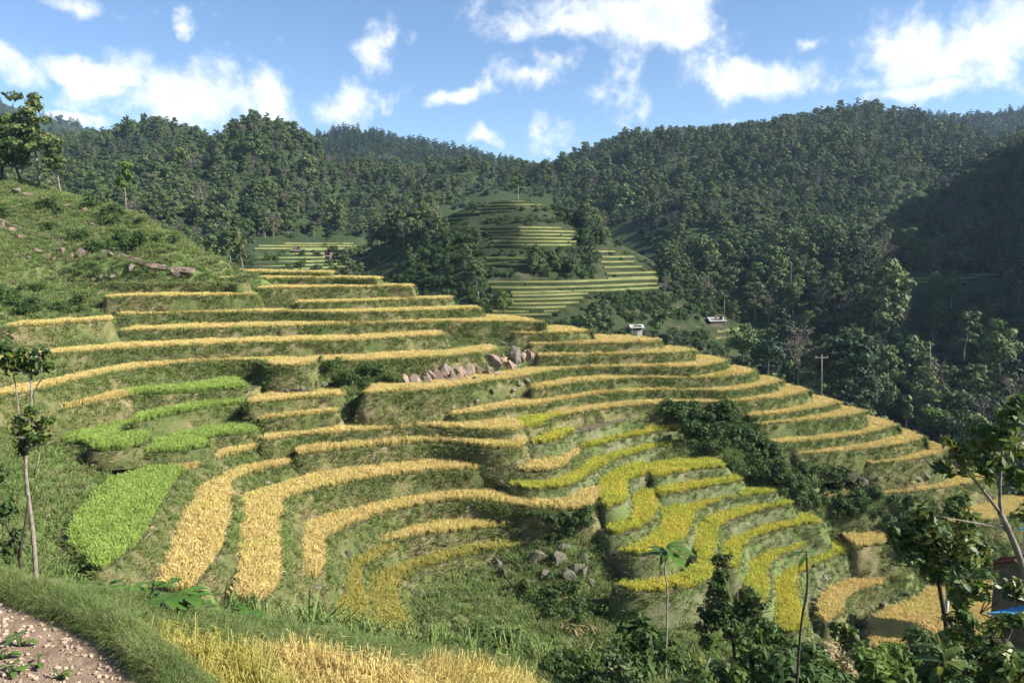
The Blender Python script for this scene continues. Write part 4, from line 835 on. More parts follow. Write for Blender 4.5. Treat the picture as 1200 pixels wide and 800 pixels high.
# ------------------------------------------------------------------ rocks, grass, bushes on the near hillside
def mesh_arrays(me):
    co = np.empty(len(me.vertices) * 3, np.float32); me.vertices.foreach_get('co', co); return co.reshape(-1, 3), [tuple(p.vertices) for p in me.polygons]
solid(*mesh_arrays(hs.data))
SOLID = BVHTree.FromPolygons([Vector(v) for v in np.concatenate(SOLID_V).tolist()], SOLID_F)
def shit(u, v):
    r = SOLID.ray_cast(Vector(CAM), Vector(ray(u, v)).normalized()); return (None, None) if r[0] is None else (np.array(r[0]), np.array(r[1]))
def down(x, y, z0=120.0):
    r = SOLID.ray_cast(Vector((x, y, z0)), Vector((0, 0, -1))); return None if r[0] is None else r[0][2]
def rock_mesh(name, dims, seed, npts=10, mat='rock'):
    r = np.random.default_rng(seed); bm = bmesh.new()
    for p in r.normal(size=(npts, 3)):
        p = p / np.linalg.norm(p) * r.uniform(.82, 1.0); bm.verts.new(p * np.asarray(dims) * .5)
    res = bmesh.ops.convex_hull(bm, input=bm.verts); bmesh.ops.delete(bm, geom=[v for v in bm.verts if not v.link_faces], context='VERTS')
    bmesh.ops.bevel(bm, geom=list(bm.edges), offset=.035 * min(dims), segments=1, affect='EDGES')
    me = bpy.data.meshes.new(name); bm.to_mesh(me); bm.free(); me.materials.append(M[mat]); return me
_rk = [0]; BLD = []
def boulder(u, v, wpx, hpx, label, group, depth=.8, rot=None, mat='rock', name='boulder', mul=1.12):
    p, n = shit(u, v)
    if p is None: return
    d = p[1]; w, h = mul * wpx * d / F_PX, mul * hpx * d / F_PX; _rk[0] += 1; BLD.append((u, v, p[1], n[2])); p = p + np.array([n[0], n[1], 0]) * .10 * min(w, h)
    o = obj(name, rock_mesh(name, (w, max(w, h) * depth, h), 500 + _rk[0], mat=mat), None, p + np.array([0, max(w, h) * depth * .08, h * (.30 * n[2] - .06)]))
    o.rotation_euler = rot if rot else (rng.normal(0, .15), rng.normal(0, .2), rng.uniform(-.5, .5)); tag(o, label, 'boulder', group); return o
for u, v, w, h in [(20, 228, 15, 13), (34, 231, 15, 13), (49, 236, 12, 8), (61, 240, 15, 9), (78, 243, 9, 6), (100, 249, 9, 8), (108, 266, 9, 8), (99, 264, 8, 6), (4, 268, 12, 12), (16, 272, 16, 12), (26, 279, 12, 8)]:
    boulder(u, v, w, h, 'rounded pinkish boulder on the grassy left hillside', 'boulders on the left hillside')
for u, v, w, h in [(46, 296, 12, 12), (56, 303, 9, 8), (64, 305, 8, 7), (72, 297, 12, 14), (83, 302, 9, 9), (95, 299, 14, 13), (104, 297, 7, 9), (117, 303, 10, 7), (128, 301, 11, 9), (138, 303, 8, 7), (20, 300, 9, 6), (33, 303, 8, 6)]:
    boulder(u, v, w, h, 'brownish rock in the row above the bare ledge', 'rocks in the row above the ledge')
for u, v, w, h in [(118, 325, 8, 9), (124, 325, 8, 10), (132, 324, 9, 10), (154, 315, 11, 12), (110, 328, 8, 6), (203, 322, 16, 9), (219, 315, 20, 6)]:
    boulder(u, v, w, h, 'small pale rock standing on the bare ledge', 'small rocks on the bare ledge')
for k, (u, v) in enumerate([(214, 272), (222, 275), (230, 278), (238, 282), (246, 285), (254, 290), (262, 294), (269, 299), (276, 303), (283, 307), (290, 311), (234, 275), (250, 283), (266, 291), (280, 300), (293, 307)]):
    boulder(u, v, 17 - .3 * k, 8, 'slanting slab of the pale rock rib above the top terrace', 'slabs of the slanting rock rib', rot=(0.1, .55, rng.uniform(-.2, .2)))
for u, v, w, h in [(497, 443, 20, 19), (511, 441, 15, 19), (523, 436, 15, 18), (535, 441, 14, 13), (548, 436, 18, 17), (561, 438, 15, 16), (576, 429, 23, 26), (590, 428, 12, 22), (602, 424, 22, 24), (616, 420, 13, 15), (625, 418, 9, 15), (485, 449, 14, 8), (468, 451, 18, 8), (540, 447, 16, 8), (526, 449, 18, 7), (556, 447, 14, 8), (583, 442, 16, 9)]:
    boulder(u, v, w, h, 'upright pink slab in the outcrop below the eighth terrace', 'pink slabs of the outcrop', depth=.5, mul=1.25, rot=(rng.normal(0, .1), rng.normal(-.3, .12), rng.uniform(-.3, .3)))
for k in range(30):
    t = k / 29; boulder(478 + 150 * t + rng.normal(0, 3), 449 - 30 * t + rng.normal(0, 4) + 3, rng.uniform(9, 19), rng.uniform(10, 24), 'upright pink slab in the outcrop below the eighth terrace', 'pink slabs of the outcrop', depth=.6, rot=(rng.normal(0, .1), rng.normal(-.3, .15), rng.uniform(-.3, .3)))
for u, v, w, h in [(607, 450, 10, 12), (617, 447, 11, 14), (601, 456, 10, 7), (575, 458, 10, 9), (540, 478, 10, 9), (550, 473, 10, 11), (558, 470, 8, 11), (531, 478, 9, 8), (590, 405, 8, 8), (604, 404, 10, 9), (346, 457, 10, 11), (356, 457, 14, 9), (337, 458, 8, 9), (369, 452, 9, 8), (380, 451, 8, 8), (290, 446, 7, 9), (437, 448, 9, 8), (448, 452, 10, 6)]:
    boulder(u, v, w, h, 'small rock poking out of a terrace bank', 'small rocks in the terrace banks', mat='rock_grey')
for u, v, w, h in [(590, 676, 20, 16), (602, 683, 12, 8), (618, 683, 12, 7), (592, 685, 12, 6), (580, 665, 22, 18), (640, 676, 16, 14), (662, 680, 26, 22), (684, 676, 20, 22), (694, 683, 12, 18), (677, 668, 20, 16), (655, 660, 18, 26), (660, 643, 18, 10), (683, 658, 16, 16), (672, 690, 20, 10), (630, 660, 26, 22), (645, 690, 20, 8)]:
    boulder(u, v, w, h, 'broken boulder darkened for shade in the pile on the bowl floor', 'boulder pile on the bowl floor', mul=1.15, mat='rock_grey')  # darker rock colour stands in for the shade on this pile
for u, v, w, h in [(478, 690, 10, 18), (486, 680, 9, 15), (495, 672, 9, 9), (488, 700, 14, 16), (506, 700, 7, 16), (500, 660, 9, 10), (545, 640, 12, 6), (556, 635, 12, 7), (515, 640, 18, 8), (570, 636, 9, 6), (495, 651, 9, 8), (408, 650, 12, 10), (398, 655, 10, 9), (424, 645, 8, 10), (372, 690, 12, 7), (312, 566, 12, 6), (275, 549, 10, 5)]:
    boulder(u, v, w, h, 'pale weathered stone beside the inner bowl strips', 'pale stones in the left bowl', mat='rock_grey')
for k in range(26):
    t = k / 25; u = 958 + 6 * math.sin(t * 9) - 8 * t + rng.normal(0, 5); v = 662 + 85 * t + rng.normal(0, 3)
    boulder(u, v, rng.uniform(6, 13), rng.uniform(5, 10), 'grey stone in the stony stream bed', 'stones of the stream bed', mat='rock_grey')
for u, v, w, h in [(1022, 712, 14, 7), (1034, 705, 15, 8), (1048, 698, 16, 9), (1060, 694, 14, 8), (1070, 692, 10, 6), (1015, 722, 10, 8), (1010, 735, 12, 12), (1018, 748, 9, 12), (1040, 712, 14, 6), (1000, 556, 26, 16), (1012, 566, 22, 14), (990, 548, 16, 10), (1022, 574, 16, 9), (1030, 560, 10, 7), (1075, 560, 12, 9), (1085, 557, 12, 10), (1060, 566, 10, 6)]:
    boulder(u, v, w, h, 'jagged grey rock on the rough slope below the nose', 'rocks on the rough right slope', mat='rock_grey', rot=(0, .35, rng.uniform(-.4, .4)))

# grass over the open ground
HV, HF = mesh_arrays(hs.data); HF = np.array(HF); HA = np.linalg.norm(np.cross(HV[HF[:, 2]] - HV[HF[:, 0]], HV[HF[:, 3]] - HV[HF[:, 1]]), axis=1) / 2; HC = HV[HF].mean(1)
def open_points(x0, x1, y0, y1, dens, cond=None):
    k = np.nonzero((HC[:, 0] > x0) & (HC[:, 0] < x1) & (HC[:, 1] > y0) & (HC[:, 1] < y1) & (np.abs(HC[:, 0]) < HC[:, 1] * .74 + 6))[0]
    n = int(HA[k].sum() * dens); i = HF[rng.choice(k, n, p=HA[k] / HA[k].sum())]; a, b = rng.random((2, n))[:, :, None]
    P = (HV[i[:, 0]] * (1 - a) + HV[i[:, 1]] * a) * (1 - b) + (HV[i[:, 3]] * (1 - a) + HV[i[:, 2]] * a) * b; k = np.ones(n, bool)
    for t in TER:
        lo, hi = t['slab'].min(0), t['slab'].max(0); j = np.nonzero((P[:, 0] > lo[0]) & (P[:, 0] < hi[0]) & (P[:, 1] > lo[1]) & (P[:, 1] < hi[1]) & (P[:, 2] < t['z']))[0]
        if len(j): k[j[in_poly(P[j, :2], t['slab'])]] = False
    P = P[k]
    return P if cond is None else P[cond(P)]
PATH = np.array([PZ(u, v, 4.3)[:2] for u, v in [(-160, 664), (-60, 678), (0, 692), (40, 707), (85, 728), (122, 752), (153, 778), (178, 806), (225, 880), (150, 990), (-300, 990)]])
notpath = lambda Q: ~in_poly(Q[:, :2], PATH)
g = scatter('grass', open_points(-26, 18, 5, 13, 75, notpath), 'near_grass', None, (.25, .62)); tag(g, 'short trampled grass beside the bare path', 'grass')
g = scatter('grass', open_points(-26, 18, 13, 27, 55, notpath), 'near_grass', None, (.4, .95)); tag(g, 'green grass covering the near lip beyond the bund', 'grass')
g = scatter('grass', open_points(-75, 62, 27, 64, 15), 'fresh', None, (.6, 1.25)); tag(g, 'rough grass on the bowl floor and gully slopes', 'grass')
g = scatter('grass', open_points(-90, 20, 62, 118, 10), 'fresh', None, (.6, 1.3)); tag(g, 'tall grass over the left hillside', 'grass')

# bushes, each set where it grows
def bushes(n, region, s, label, group, kinds=('bush',), seed=0, mats=('lf_shrub',)):
    r = np.random.default_rng(900 + seed); poly = np.array(region, float); lo, hi = poly.min(0), poly.max(0); c = 0; tries = 0
    while c < n and tries < n * 20:
        tries += 1; q = r.uniform(lo, hi)
        if not in_poly(q[None], poly)[0]: continue
        p, nn = shit(*q)
        if p is None or p[1] > 118: continue
        k = kinds[int(r.integers(0, len(kinds)))]; add_tree(p - np.array([0, 0, .1]), k, int(r.integers(0, 4)), r.uniform(*s), label, group, zs=r.uniform(.75, 1.1)); c += 1
bushes(46, [(765, 482), (800, 478), (850, 480), (880, 500), (900, 530), (940, 548), (930, 570), (880, 565), (850, 545), (820, 525), (800, 500)], (.55, 1.15), 'dense bush in the gully between the two stacks', 'bushes of the gully', seed=1)
bushes(84, [(900, 545), (950, 545), (1000, 560), (1060, 590), (1110, 600), (1110, 650), (1060, 650), (1040, 615), (970, 600), (930, 600), (910, 575)], (.4, .9), 'low bush on the rough slope below the nose', 'bushes of the rough slope', seed=2)
bushes(22, [(0, 225), (80, 235), (150, 255), (220, 285), (150, 300), (60, 285), (0, 260)], (.5, 1.1), 'scattered bush on the grassy left hillside', 'bushes of the left hillside', seed=3)
bushes(14, [(0, 330), (60, 330), (120, 350), (110, 366), (0, 372)], (.5, 1.0), 'bush on the rough bank beside the short golden strip', 'bushes on the left bank', seed=4)
bushes(12, [(600, 695), (640, 690), (690, 705), (690, 735), (640, 725)], (.5, .9), 'dark bush on the grassy bowl floor', 'bushes of the bowl floor', seed=5)
bushes(12, [(380, 432), (440, 432), (480, 450), (430, 455), (390, 450)], (.4, .8), 'mossy bush among rocks left of the outcrop', 'bushes by the outcrop', seed=6)
bushes(10, [(620, 600), (690, 605), (700, 640), (640, 640)], (.4, .8), 'dark bush on the shaded wall of the bowl', 'bushes of the shaded wall', seed=7)
bushes(16, [(1050, 640), (1110, 640), (1180, 640), (1190, 670), (1120, 680), (1070, 675)], (.6, 1.2), 'bush behind the large rounded paddy', 'bushes behind the paddy', seed=8)
# trees on the crest of the left hillside and around the spur
def tree_at(u, vbase, hpx, kind, var, label, group=None, Y=None, zs=1.0, crown=None):
    if Y is None:
        for dv in range(0, 24, 2):
            p, _ = shit(u, vbase + dv)
            if p is not None and p[1] < 112: break
    else: p = PY(u, vbase, Y); 
    if p is None: return
    if Y is not None:
        z = down(p[0], p[1]); 
    H = TREES[kind][var % len(TREES[kind])][2]; s = hpx * p[1] / F_PX / H / zs
    return add_tree(p, kind, var, s, label, group, zs=zs, crown_mat=crown)
tree_at(46, 217, 108, 'tall', 0, 'tallest pale-trunked tree standing on the left crest', crown='lf_mid')
tree_at(72, 228, 66, 'tall', 1, 'shorter dense tree beside the tallest one on the crest', crown='lf_mid')
tree_at(62, 223, 55, 'slim', 1, 'thin tree between the two crest trees')
tree_at(6, 212, 85, 'broad', 1, 'yellowish-green broad tree at the top of the left crest', crown='lf_bright')
tree_at(24, 214, 62, 'broad', 2, 'leafy tree filling the gap in the left crest row')
tree_at(-14, 212, 92, 'tall', 2, 'tall tree at the outer end of the left crest row')
tree_at(148, 248, 62, 'slim', 0, 'lone thin pale tree with one leafy tuft on the hillside', crown='lf_bright')
for i, (u, v, h, k) in enumerate([(985, 488, 78, 'pine'), (1010, 492, 88, 'pine'), (960, 470, 60, 'broad'), (1040, 470, 72, 'tall'), (1000, 470, 95, 'round'), (935, 455, 70, 'bare'), (900, 440, 50, 'round'), (870, 425, 46, 'broad'), (1095, 520, 52, 'round'), (1060, 505, 34, 'slim'), (1165, 500, 46, 'round'), (1130, 420, 60, 'tall'), (1170, 440, 66, 'broad'), (850, 418, 40, 'bare'), (770, 395, 36, 'broad'), (560, 352, 50, 'tall'), (590, 370, 30, 'broad'), (575, 366, 26, 'broad')]):
    Yt = {'pine': 118, 'broad': 124, 'tall': 130, 'round': 121, 'bare': 126, 'slim': 115}[k] + (20 if u < 600 else 0)
    tree_at(u, v, h, k, i, ['tall dark evergreen rising just behind the nose terraces', 'second tall dark evergreen just behind the nose terraces', 'leafy tree behind the spur crest near the pole', 'tall airy tree rising out of the dark valley', 'bulky round tree behind the nose terraces', 'grey leafless tree behind the spur crest', 'round tree touching the spur crest', 'broad bushy tree on the crest below the pale roof', 'round pale green tree alone in the dark valley', 'thin tree beside the lone round valley tree', 'round tree in front of the dark right slope', 'airy tree low on the dark right slope', 'broad tree low on the dark right slope', 'bare twiggy tree near the stepped field by the roof', 'bushy tree beside the small white shed', 'tall tree at the rocky foot of the knoll', 'small bright tree at the end of the pale step fan', 'small bushy tree beside the pale step fan'][i], Y=Yt, crown='lf_bright' if i in (8, 16) else None)

# ------------------------------------------------------------------ near lip: path, bund, big leaves
pz = CAM[2] - 4.3
vv = [Vector((float(a), float(b))) for a, b in smooth_line(np.vstack([PATH, PATH[:1]]), .5)[:-1]]
res = delaunay_2d_cdt(vv, [], [list(range(len(vv)))], 1, 1e-4)
px = obj('path', mesh_from('path', [(p[0], p[1], pz) for p in res[0]], [tuple(f) for f in res[2]], M['soil'])); tag(px, kind='structure')
M['soilstone'] = ground_mat('path_stone', [(0.3, (.25, .18, .125)), (0.55, (.41, .31, .23)), (0.8, (.53, .43, .33))], 6, bump=.4, bscale=30)
source('stone', [rock_mesh('stone', (1, .8, .55), 800 + i, 11, 'soilstone') for i in range(4)])
Q = poly_sample(PATH, 170); Q = Q[(Q[:, 1] > 5)]
st = scatter('gravel', np.c_[Q, np.full(len(Q), pz + .006)], 'stone', None, (.015, .10), rot=rng.uniform(-.5, .5, (len(Q), 3)) * (1, 1, 6)); tag(st, 'loose stones and clods strewn over the bare path', 'gravel')
# the grassy bund between path and first paddy
bl = smooth_line(np.array([PZ(u, v, 4.15)[:2] for u, v in [(-170, 664), (-60, 678), (0, 692), (48, 710), (98, 734), (143, 768), (183, 806), (240, 880)]]), .25)
bn = normals_left(bl); V = []; prof = [(.02, -.45), (.05, -.16), (.12, -.03), (.22, .0), (.33, -.03), (.44, -.16), (.8, -.8)]
for j, (o_, dz) in enumerate(prof): V.append(np.c_[bl + bn * (o_ * 1.0 + fbm(np.c_[bl * 2, np.full(len(bl), j * .7)], 3) * .08)[:, None], np.full(len(bl), pz + .12 + dz) + fbm(np.c_[bl * 1.5, np.full(len(bl), j)], 3) * .08])
nb_ = len(bl); F = [(j * nb_ + k, j * nb_ + k + 1, (j + 1) * nb_ + k + 1, (j + 1) * nb_ + k) for j in range(len(prof) - 1) for k in range(nb_ - 1)]
bund = obj('bund', mesh_from('bund', np.concatenate(V), F, M['bank'], smooth=True)); tag(bund, 'low grassy bund along the edge of the bare path', 'bund')
m = 5200; k = rng.integers(0, nb_ - 1, m); jx = rng.random(m); seg = rng.random(m) * (len(prof) - 2) + .9; j0 = np.clip(seg.astype(int), 0, len(prof) - 2); ff = seg - j0
VV = np.concatenate(V).reshape(len(prof), nb_, 3); pos = (VV[j0, k] * (1 - ff)[:, None] + VV[j0 + 1, k] * ff[:, None]) * (1 - jx)[:, None] + (VV[j0, k + 1] * (1 - ff)[:, None] + VV[j0 + 1, k + 1] * ff[:, None]) * jx[:, None]
scatter('grass', pos, 'near_grass', bund, (.22, .46))

def big_leaf(mb, root, tip_dir, length, width, droop, r, m=0, fold=.25, nseg=5):
    root = np.asarray(root, float); d = np.asarray(tip_dir, float); d = d / np.linalg.norm(d); side = np.cross(d, (0, 0, 1)); side /= (np.linalg.norm(side) + 1e-9); up = np.cross(side, d)
    vs = []
    for i in range(nseg + 1):
        t = i / nseg; c = root + d * length * t + np.array([0, 0, -1]) * droop * length * t * t; w = width * (math.sin(math.pi * min(1, t * .92 + .06)) ** .8) * .5
        if i == nseg: w = .004
        vs += [c - side * w + up * fold * w, c, c + side * w + up * fold * w]
    fs = []
    for i in range(nseg): a = i * 3; fs += [(a, a + 1, a + 4, a + 3), (a + 1, a + 2, a + 5, a + 4)]
    mb.add(vs, fs, m)
def leafy_plant(name, label, cat, stems, clumps, leaf=.16, mat='lf_near', bark='darkbark', group=None, seed=0, elong=2.0, dens=1.0, stemname='trunk', crownname='crown'):
    r = np.random.default_rng(3000 + seed); mb = MB(); base = None
    for pl, r0, r1 in stems:
        pts = [PY(u, v, Y) for u, v, Y in pl]
        if base is None:
            zb = down(pts[0][0], pts[0][1]); pts[0][2] = min(pts[0][2], (zb if zb is not None else pts[0][2]) - .1); base = pts[0].copy(); base[2] += .1
        P_ = smooth_line(np.array(pts), .25) if len(pts) > 2 else np.array(pts); mb.tube(list(P_ - base), np.linspace(r0, r1, len(P_)), 8)
    root = empty(name, base); tag(root, label, cat, group); obj(stemname, mb.mesh(stemname, M[bark], smooth=True), root)
    cl = []; nl = 0
    for u, v, rp, Y in clumps:
        c = PY(u, v, Y); R_ = rp * Y / F_PX
        for k in range(7): 
            dd = r.normal(size=3); dd /= np.linalg.norm(dd); cl.append((c + dd * R_ * r.uniform(.2, .75) - base, np.array([1, 1, .75]) * R_ * r.uniform(.28, .5)))
        nl += int(dens * 6.5 * (R_ / leaf) ** 2 * 3.2)
        tw = MB()
    q, f = leaf_cloud(r, cl, nl, leaf, up=.5, elong=elong)
    obj(crownname, mesh_from(crownname, q, f, M[mat]), root)
    tb = MB()
    for u, v, rp, Y in clumps:
        c = PY(u, v, Y) - base; R_ = rp * Y / F_PX
        for k in range(5):
            dd = r.normal(size=3); dd[2] = abs(dd[2]) * .6; dd /= np.linalg.norm(dd); a = c - np.array([0, 0, R_ * .6]); tb.tube([a, a + dd * R_ * .6, a + dd * R_ * 1.15 + (0, 0, .1 * R_)], [.012 * Y / 14, .009 * Y / 14, .004 * Y / 14], 4)
    obj('twigs', tb.mesh('twigs', M[bark]), root); return root
# saplings at the left edge
leafy_plant('sapling', 'pale-stemmed sapling with leafy middle standing on the near slope', 'sapling',
            [([(42, 700, 21), (40, 640, 21), (33, 580, 21), (30, 545, 21), (34, 500, 21), (37, 470, 21), (36, 440, 21)], .085, .03), ([(30, 548, 21), (24, 500, 21), (18, 450, 21), (14, 432, 21)], .03, .015), ([(37, 468, 21), (44, 450, 21), (52, 440, 21)], .025, .012), ([(40, 556, 21), (46, 535, 21), (45, 522, 21)], .025, .012)],
            [(34, 500, 20, 21), (48, 512, 16, 21), (24, 492, 12, 21), (18, 428, 15, 21), (40, 425, 20, 21), (8, 405, 14, 21), (58, 430, 10, 21), (30, 520, 16, 21), (52, 495, 12, 21), (38, 480, 12, 21), (22, 415, 14, 21), (48, 412, 12, 21), (4, 425, 12, 21)], .11, 'lf_near', 'bark', seed=1, dens=.5)
leafy_plant('sapling', 'leaning thin sapling beside the pale-stemmed one', 'sapling', [([(32, 700, 20), (24, 660, 20), (10, 620, 20), (-4, 590, 20)], .06, .025), ([(22, 655, 20), (30, 610, 20), (33, 580, 20)], .04, .02)],
            [(4, 600, 20, 20), (10, 640, 18, 20), (-10, 560, 22, 20), (20, 625, 10, 20), (0, 670, 16, 20)], .11, 'lf_shrub', 'darkbark', seed=2, dens=.5)
# the leafy tree at the right edge
leafy_plant('leafy_tree', 'dark leafy tree with a forked brown branch by the valley edge', 'tree',
            [([(1250, 860, 13), (1215, 720, 13), (1190, 640, 13), (1172, 600, 13)], .10, .05), ([(1172, 600, 13), (1150, 572, 13), (1128, 548, 13), (1105, 535, 13)], .035, .012), ([(1172, 600, 13), (1172, 565, 13), (1176, 520, 13)], .035, .012), ([(1180, 620, 13), (1140, 612, 13), (1100, 605, 13)], .02, .01)],
            [(1135, 535, 26, 13), (1178, 505, 34, 13), (1205, 530, 36, 13.5), (1160, 545, 26, 13), (1108, 545, 16, 13), (1190, 480, 20, 13.4), (1215, 470, 30, 13), (1120, 522, 16, 13), (1195, 560, 26, 13.4), (1150, 520, 18, 13.2), (1210, 600, 22, 13.6)], .10, 'lf_near', 'bark', seed=3, dens=.36)
leafy_plant('leafy_tree', 'bushy tree between the paddy and the forked branch', 'tree',
            [([(1120, 830, 20), (1110, 740, 20), (1100, 680, 20), (1095, 620, 20)], .10, .04)],
            [(1085, 610, 36, 20), (1110, 635, 40, 20), (1070, 645, 34, 20), (1125, 600, 28, 20), (1050, 625, 20, 20), (1140, 650, 36, 20), (1100, 660, 28, 20)], .12, 'lf_near', 'darkbark', seed=4, dens=.5)
leafy_plant('leafy_tree', 'lower bushy tree in front of the blue roof', 'tree',
            [([(1180, 880, 16), (1170, 800, 16), (1160, 730, 16)], .09, .04)],
            [(1150, 700, 34, 16), (1180, 735, 34, 16), (1130, 745, 30, 16), (1165, 780, 44, 16), (1110, 780, 30, 16), (1200, 790, 40, 16), (1190, 690, 24, 16), (1120, 715, 20, 16), (1075, 795, 26, 16)], .11, 'lf_near', 'darkbark', seed=5, dens=.4)
leafy_plant('shrub', 'dark bushy shrub with a pointed top before the lime strips', 'shrub',
            [([(865, 830, 23), (860, 760, 23), (850, 690, 23), (846, 655, 23)], .07, .02)],
            [(847, 656, 14, 23), (848, 680, 24, 23), (840, 705, 30, 23), (878, 702, 30, 23), (862, 735, 40, 23), (893, 730, 26, 23), (832, 735, 28, 23)], .085, 'lf_shrub', 'darkbark', seed=6, dens=.42)
leafy_plant('shrub', 'dark glossy shrub at the end of the stream bed', 'shrub', [([(985, 840, 19), (984, 780, 19), (986, 740, 19)], .06, .02)],
            [(986, 742, 20, 19), (968, 765, 24, 19), (1000, 770, 24, 19), (980, 792, 28, 19)], .11, 'lf_near', 'darkbark', seed=7, dens=.6)
leafy_plant('shrub', 'sunlit yellow-green shrub below the lime strips', 'shrub', [([(905, 850, 19), (900, 790, 19), (900, 750, 19)], .04, .02)],
            [(885, 742, 14, 19), (912, 745, 16, 19), (930, 760, 14, 19), (870, 760, 14, 19)], .14, 'lf_bright', 'darkbark', seed=8, dens=.35)
leafy_plant('shrub', 'tangled twiggy shrub with sparse olive leaves', 'shrub', [([(900, 860, 17), (895, 800, 17), (890, 775, 17)], .04, .02)],
            [(860, 785, 30, 17), (900, 790, 34, 17), (935, 785, 26, 17), (830, 790, 22, 17)], .10, 'lf_mid', 'darkbark', seed=9, dens=.35)
leafy_plant('shrub', 'leafy shrub beside the large-leaved seedling', 'shrub', [([(760, 850, 20), (755, 790, 20), (750, 745, 20)], .05, .02)],
            [(745, 735, 20, 20), (765, 745, 18, 20), (735, 760, 18, 20), (770, 775, 22, 20)], .15, 'lf_shrub', 'darkbark', seed=10, dens=.45)
def rosette(name, label, cat, stem, leaves, mat, bark='bark', seed=0, group=None, w=.28, r0=.04, r1=.02):
    """stem: px points with distance; leaves: (u, v, Y, du, dv, dy, length m, droop)"""
    r = np.random.default_rng(4000 + seed); pts = [PY(*p) for p in stem]; zb = down(pts[0][0], pts[0][1]); pts[0][2] = min(pts[0][2], (zb if zb is not None else pts[0][2])) - .05
    base = pts[0].copy(); base[2] += .05; root = empty(name, base); tag(root, label, cat, group); mb = MB(); P_ = smooth_line(np.array(pts), .2) if len(pts) > 2 else np.array(pts)
    mb.tube(list(P_ - base), np.linspace(r0, r1, len(P_)), 7); obj('stem', mb.mesh('stem', M[bark], smooth=True), root)
    for (u, v, Y, dx, dz, dy, ln, dr) in leaves:
        lb = MB(); big_leaf(lb, PY(u, v, Y) - base, (dx, dy, dz), ln, ln * w, dr, r); obj('leaf', lb.mesh('leaf', M[mat], smooth=True), root)
    return root
L_ = []
for k in range(11):
    a = k * 2.4; L_.append((781, 652 - 6 * (k % 3), 18, math.cos(a), .35 - .12 * (k % 4), math.sin(a), .72 * random.uniform(.7, 1.1), .35))
rosette('seedling', 'large-leaved seedling with a rosette of glossy leaves', 'seedling', [(781, 740, 18), (782, 700, 18), (779, 670, 18), (781, 648, 18)], L_ + [(780, 690, 18, .8, .5, .1, .3, .3), (781, 700, 18, .6, .8, -.2, .35, .3)], 'lf_banana', seed=1, r0=.03, r1=.018)
rosette('seedling', 'tall thin dark-stemmed seedling with one pale drooping leaf', 'seedling', [(932, 830, 12), (938, 740, 12), (946, 690, 12), (945, 645, 12)],
        [(945, 645, 12, -.55, .75, .1, .50, .1), (945, 647, 12, -.9, .15, -.2, .34, .35), (945, 648, 12, .7, .2, .3, .34, .45), (945, 650, 12, -.5, -.1, -.5, .28, .4), (944, 655, 12, .5, .5, -.4, .28, .4)], 'lf_banana', 'darkbark', seed=2, r0=.028, r1=.016)
rosette('banana_plant', 'young plant with upright pointed leaves at the lip', 'plant', [(815, 860, 15), (822, 800, 15), (832, 770, 15)],
        [(832, 770, 15, .3, 1, 0, .75, .05), (830, 775, 15, -.4, .9, .1, .5, .15), (828, 785, 15, .7, .7, .2, .45, .3), (826, 795, 15, -.8, .5, -.1, .45, .3)], 'lf_banana', 'bark', seed=3, w=.2)
rosette('banana_plant', 'dark broad-leaved plant before the large rounded paddy', 'plant', [(1105, 880, 12), (1104, 800, 12), (1106, 770, 12)],
        [(1106, 770, 12, -.25, .9, .1, .5, .1), (1106, 772, 12, .7, .6, .2, .5, .35), (1104, 775, 12, -.9, .3, .1, .5, .3), (1108, 776, 12, .9, .1, -.2, .5, .3), (1104, 780, 12, -.6, -.1, -.5, .45, .3), (1106, 775, 12, .2, .5, -.8, .45, .4)], 'lf_near', 'darkbark', seed=4, w=.34)
def near_bush(u, v, Y, R_, seed, mat, label, group, leaf=.09):
    p = PY(u, v, Y); z = down(p[0], p[1]); z = p[2] if z is None else z; r = np.random.default_rng(7000 + seed); cl = []
    for k in range(9): cl.append((np.array([r.normal(0, R_ * .5), r.normal(0, R_ * .5), R_ * r.uniform(.2, 1.3)]), np.array([1, 1, .8]) * R_ * r.uniform(.3, .5)))
    q, f = leaf_cloud(r, cl, int(700 * R_ / .6), leaf, up=.5, elong=2.2); root = empty('shrub', (p[0], p[1], z)); tag(root, label, 'shrub', group); obj('foliage', mesh_from('foliage', q, f, M[mat]), root)
    mb = MB()
    for k in range(5): a = r.uniform(0, 6.28); mb.tube([(0, 0, -.1), (math.cos(a) * R_ * .3, math.sin(a) * R_ * .3, R_ * .6), (math.cos(a) * R_ * .6, math.sin(a) * R_ * .6, R_ * 1.3)], [.02, .014, .006], 5)
    obj('stem', mb.mesh('stem', M['darkbark']), root)
r_ = np.random.default_rng(77)
for i in range(52):
    u = r_.uniform(640, 1215); v = r_.uniform(775, 815); Y = r_.uniform(14, 22)
    near_bush(u, v, Y, r_.uniform(.35, .75), i, ['lf_shrub', 'lf_near', 'lf_mid', 'lf_bright', 'grass_dry'][int(r_.choice(5, p=[.38, .24, .2, .1, .08]))], 'leafy weed clump in the thicket along the near lip', 'weed clumps of the near thicket', leaf=r_.uniform(.06, .12))
for i, (u, v, Y) in enumerate([(560, 775, 23), (600, 782, 22.5), (640, 770, 25), (690, 758, 26), (715, 745, 27), (735, 725, 30), (760, 740, 27)]):
    near_bush(u, v, Y, .7, 100 + i, 'lf_shrub', 'green bush on the slope between the near rice and the bowl', 'bushes below the near rice')
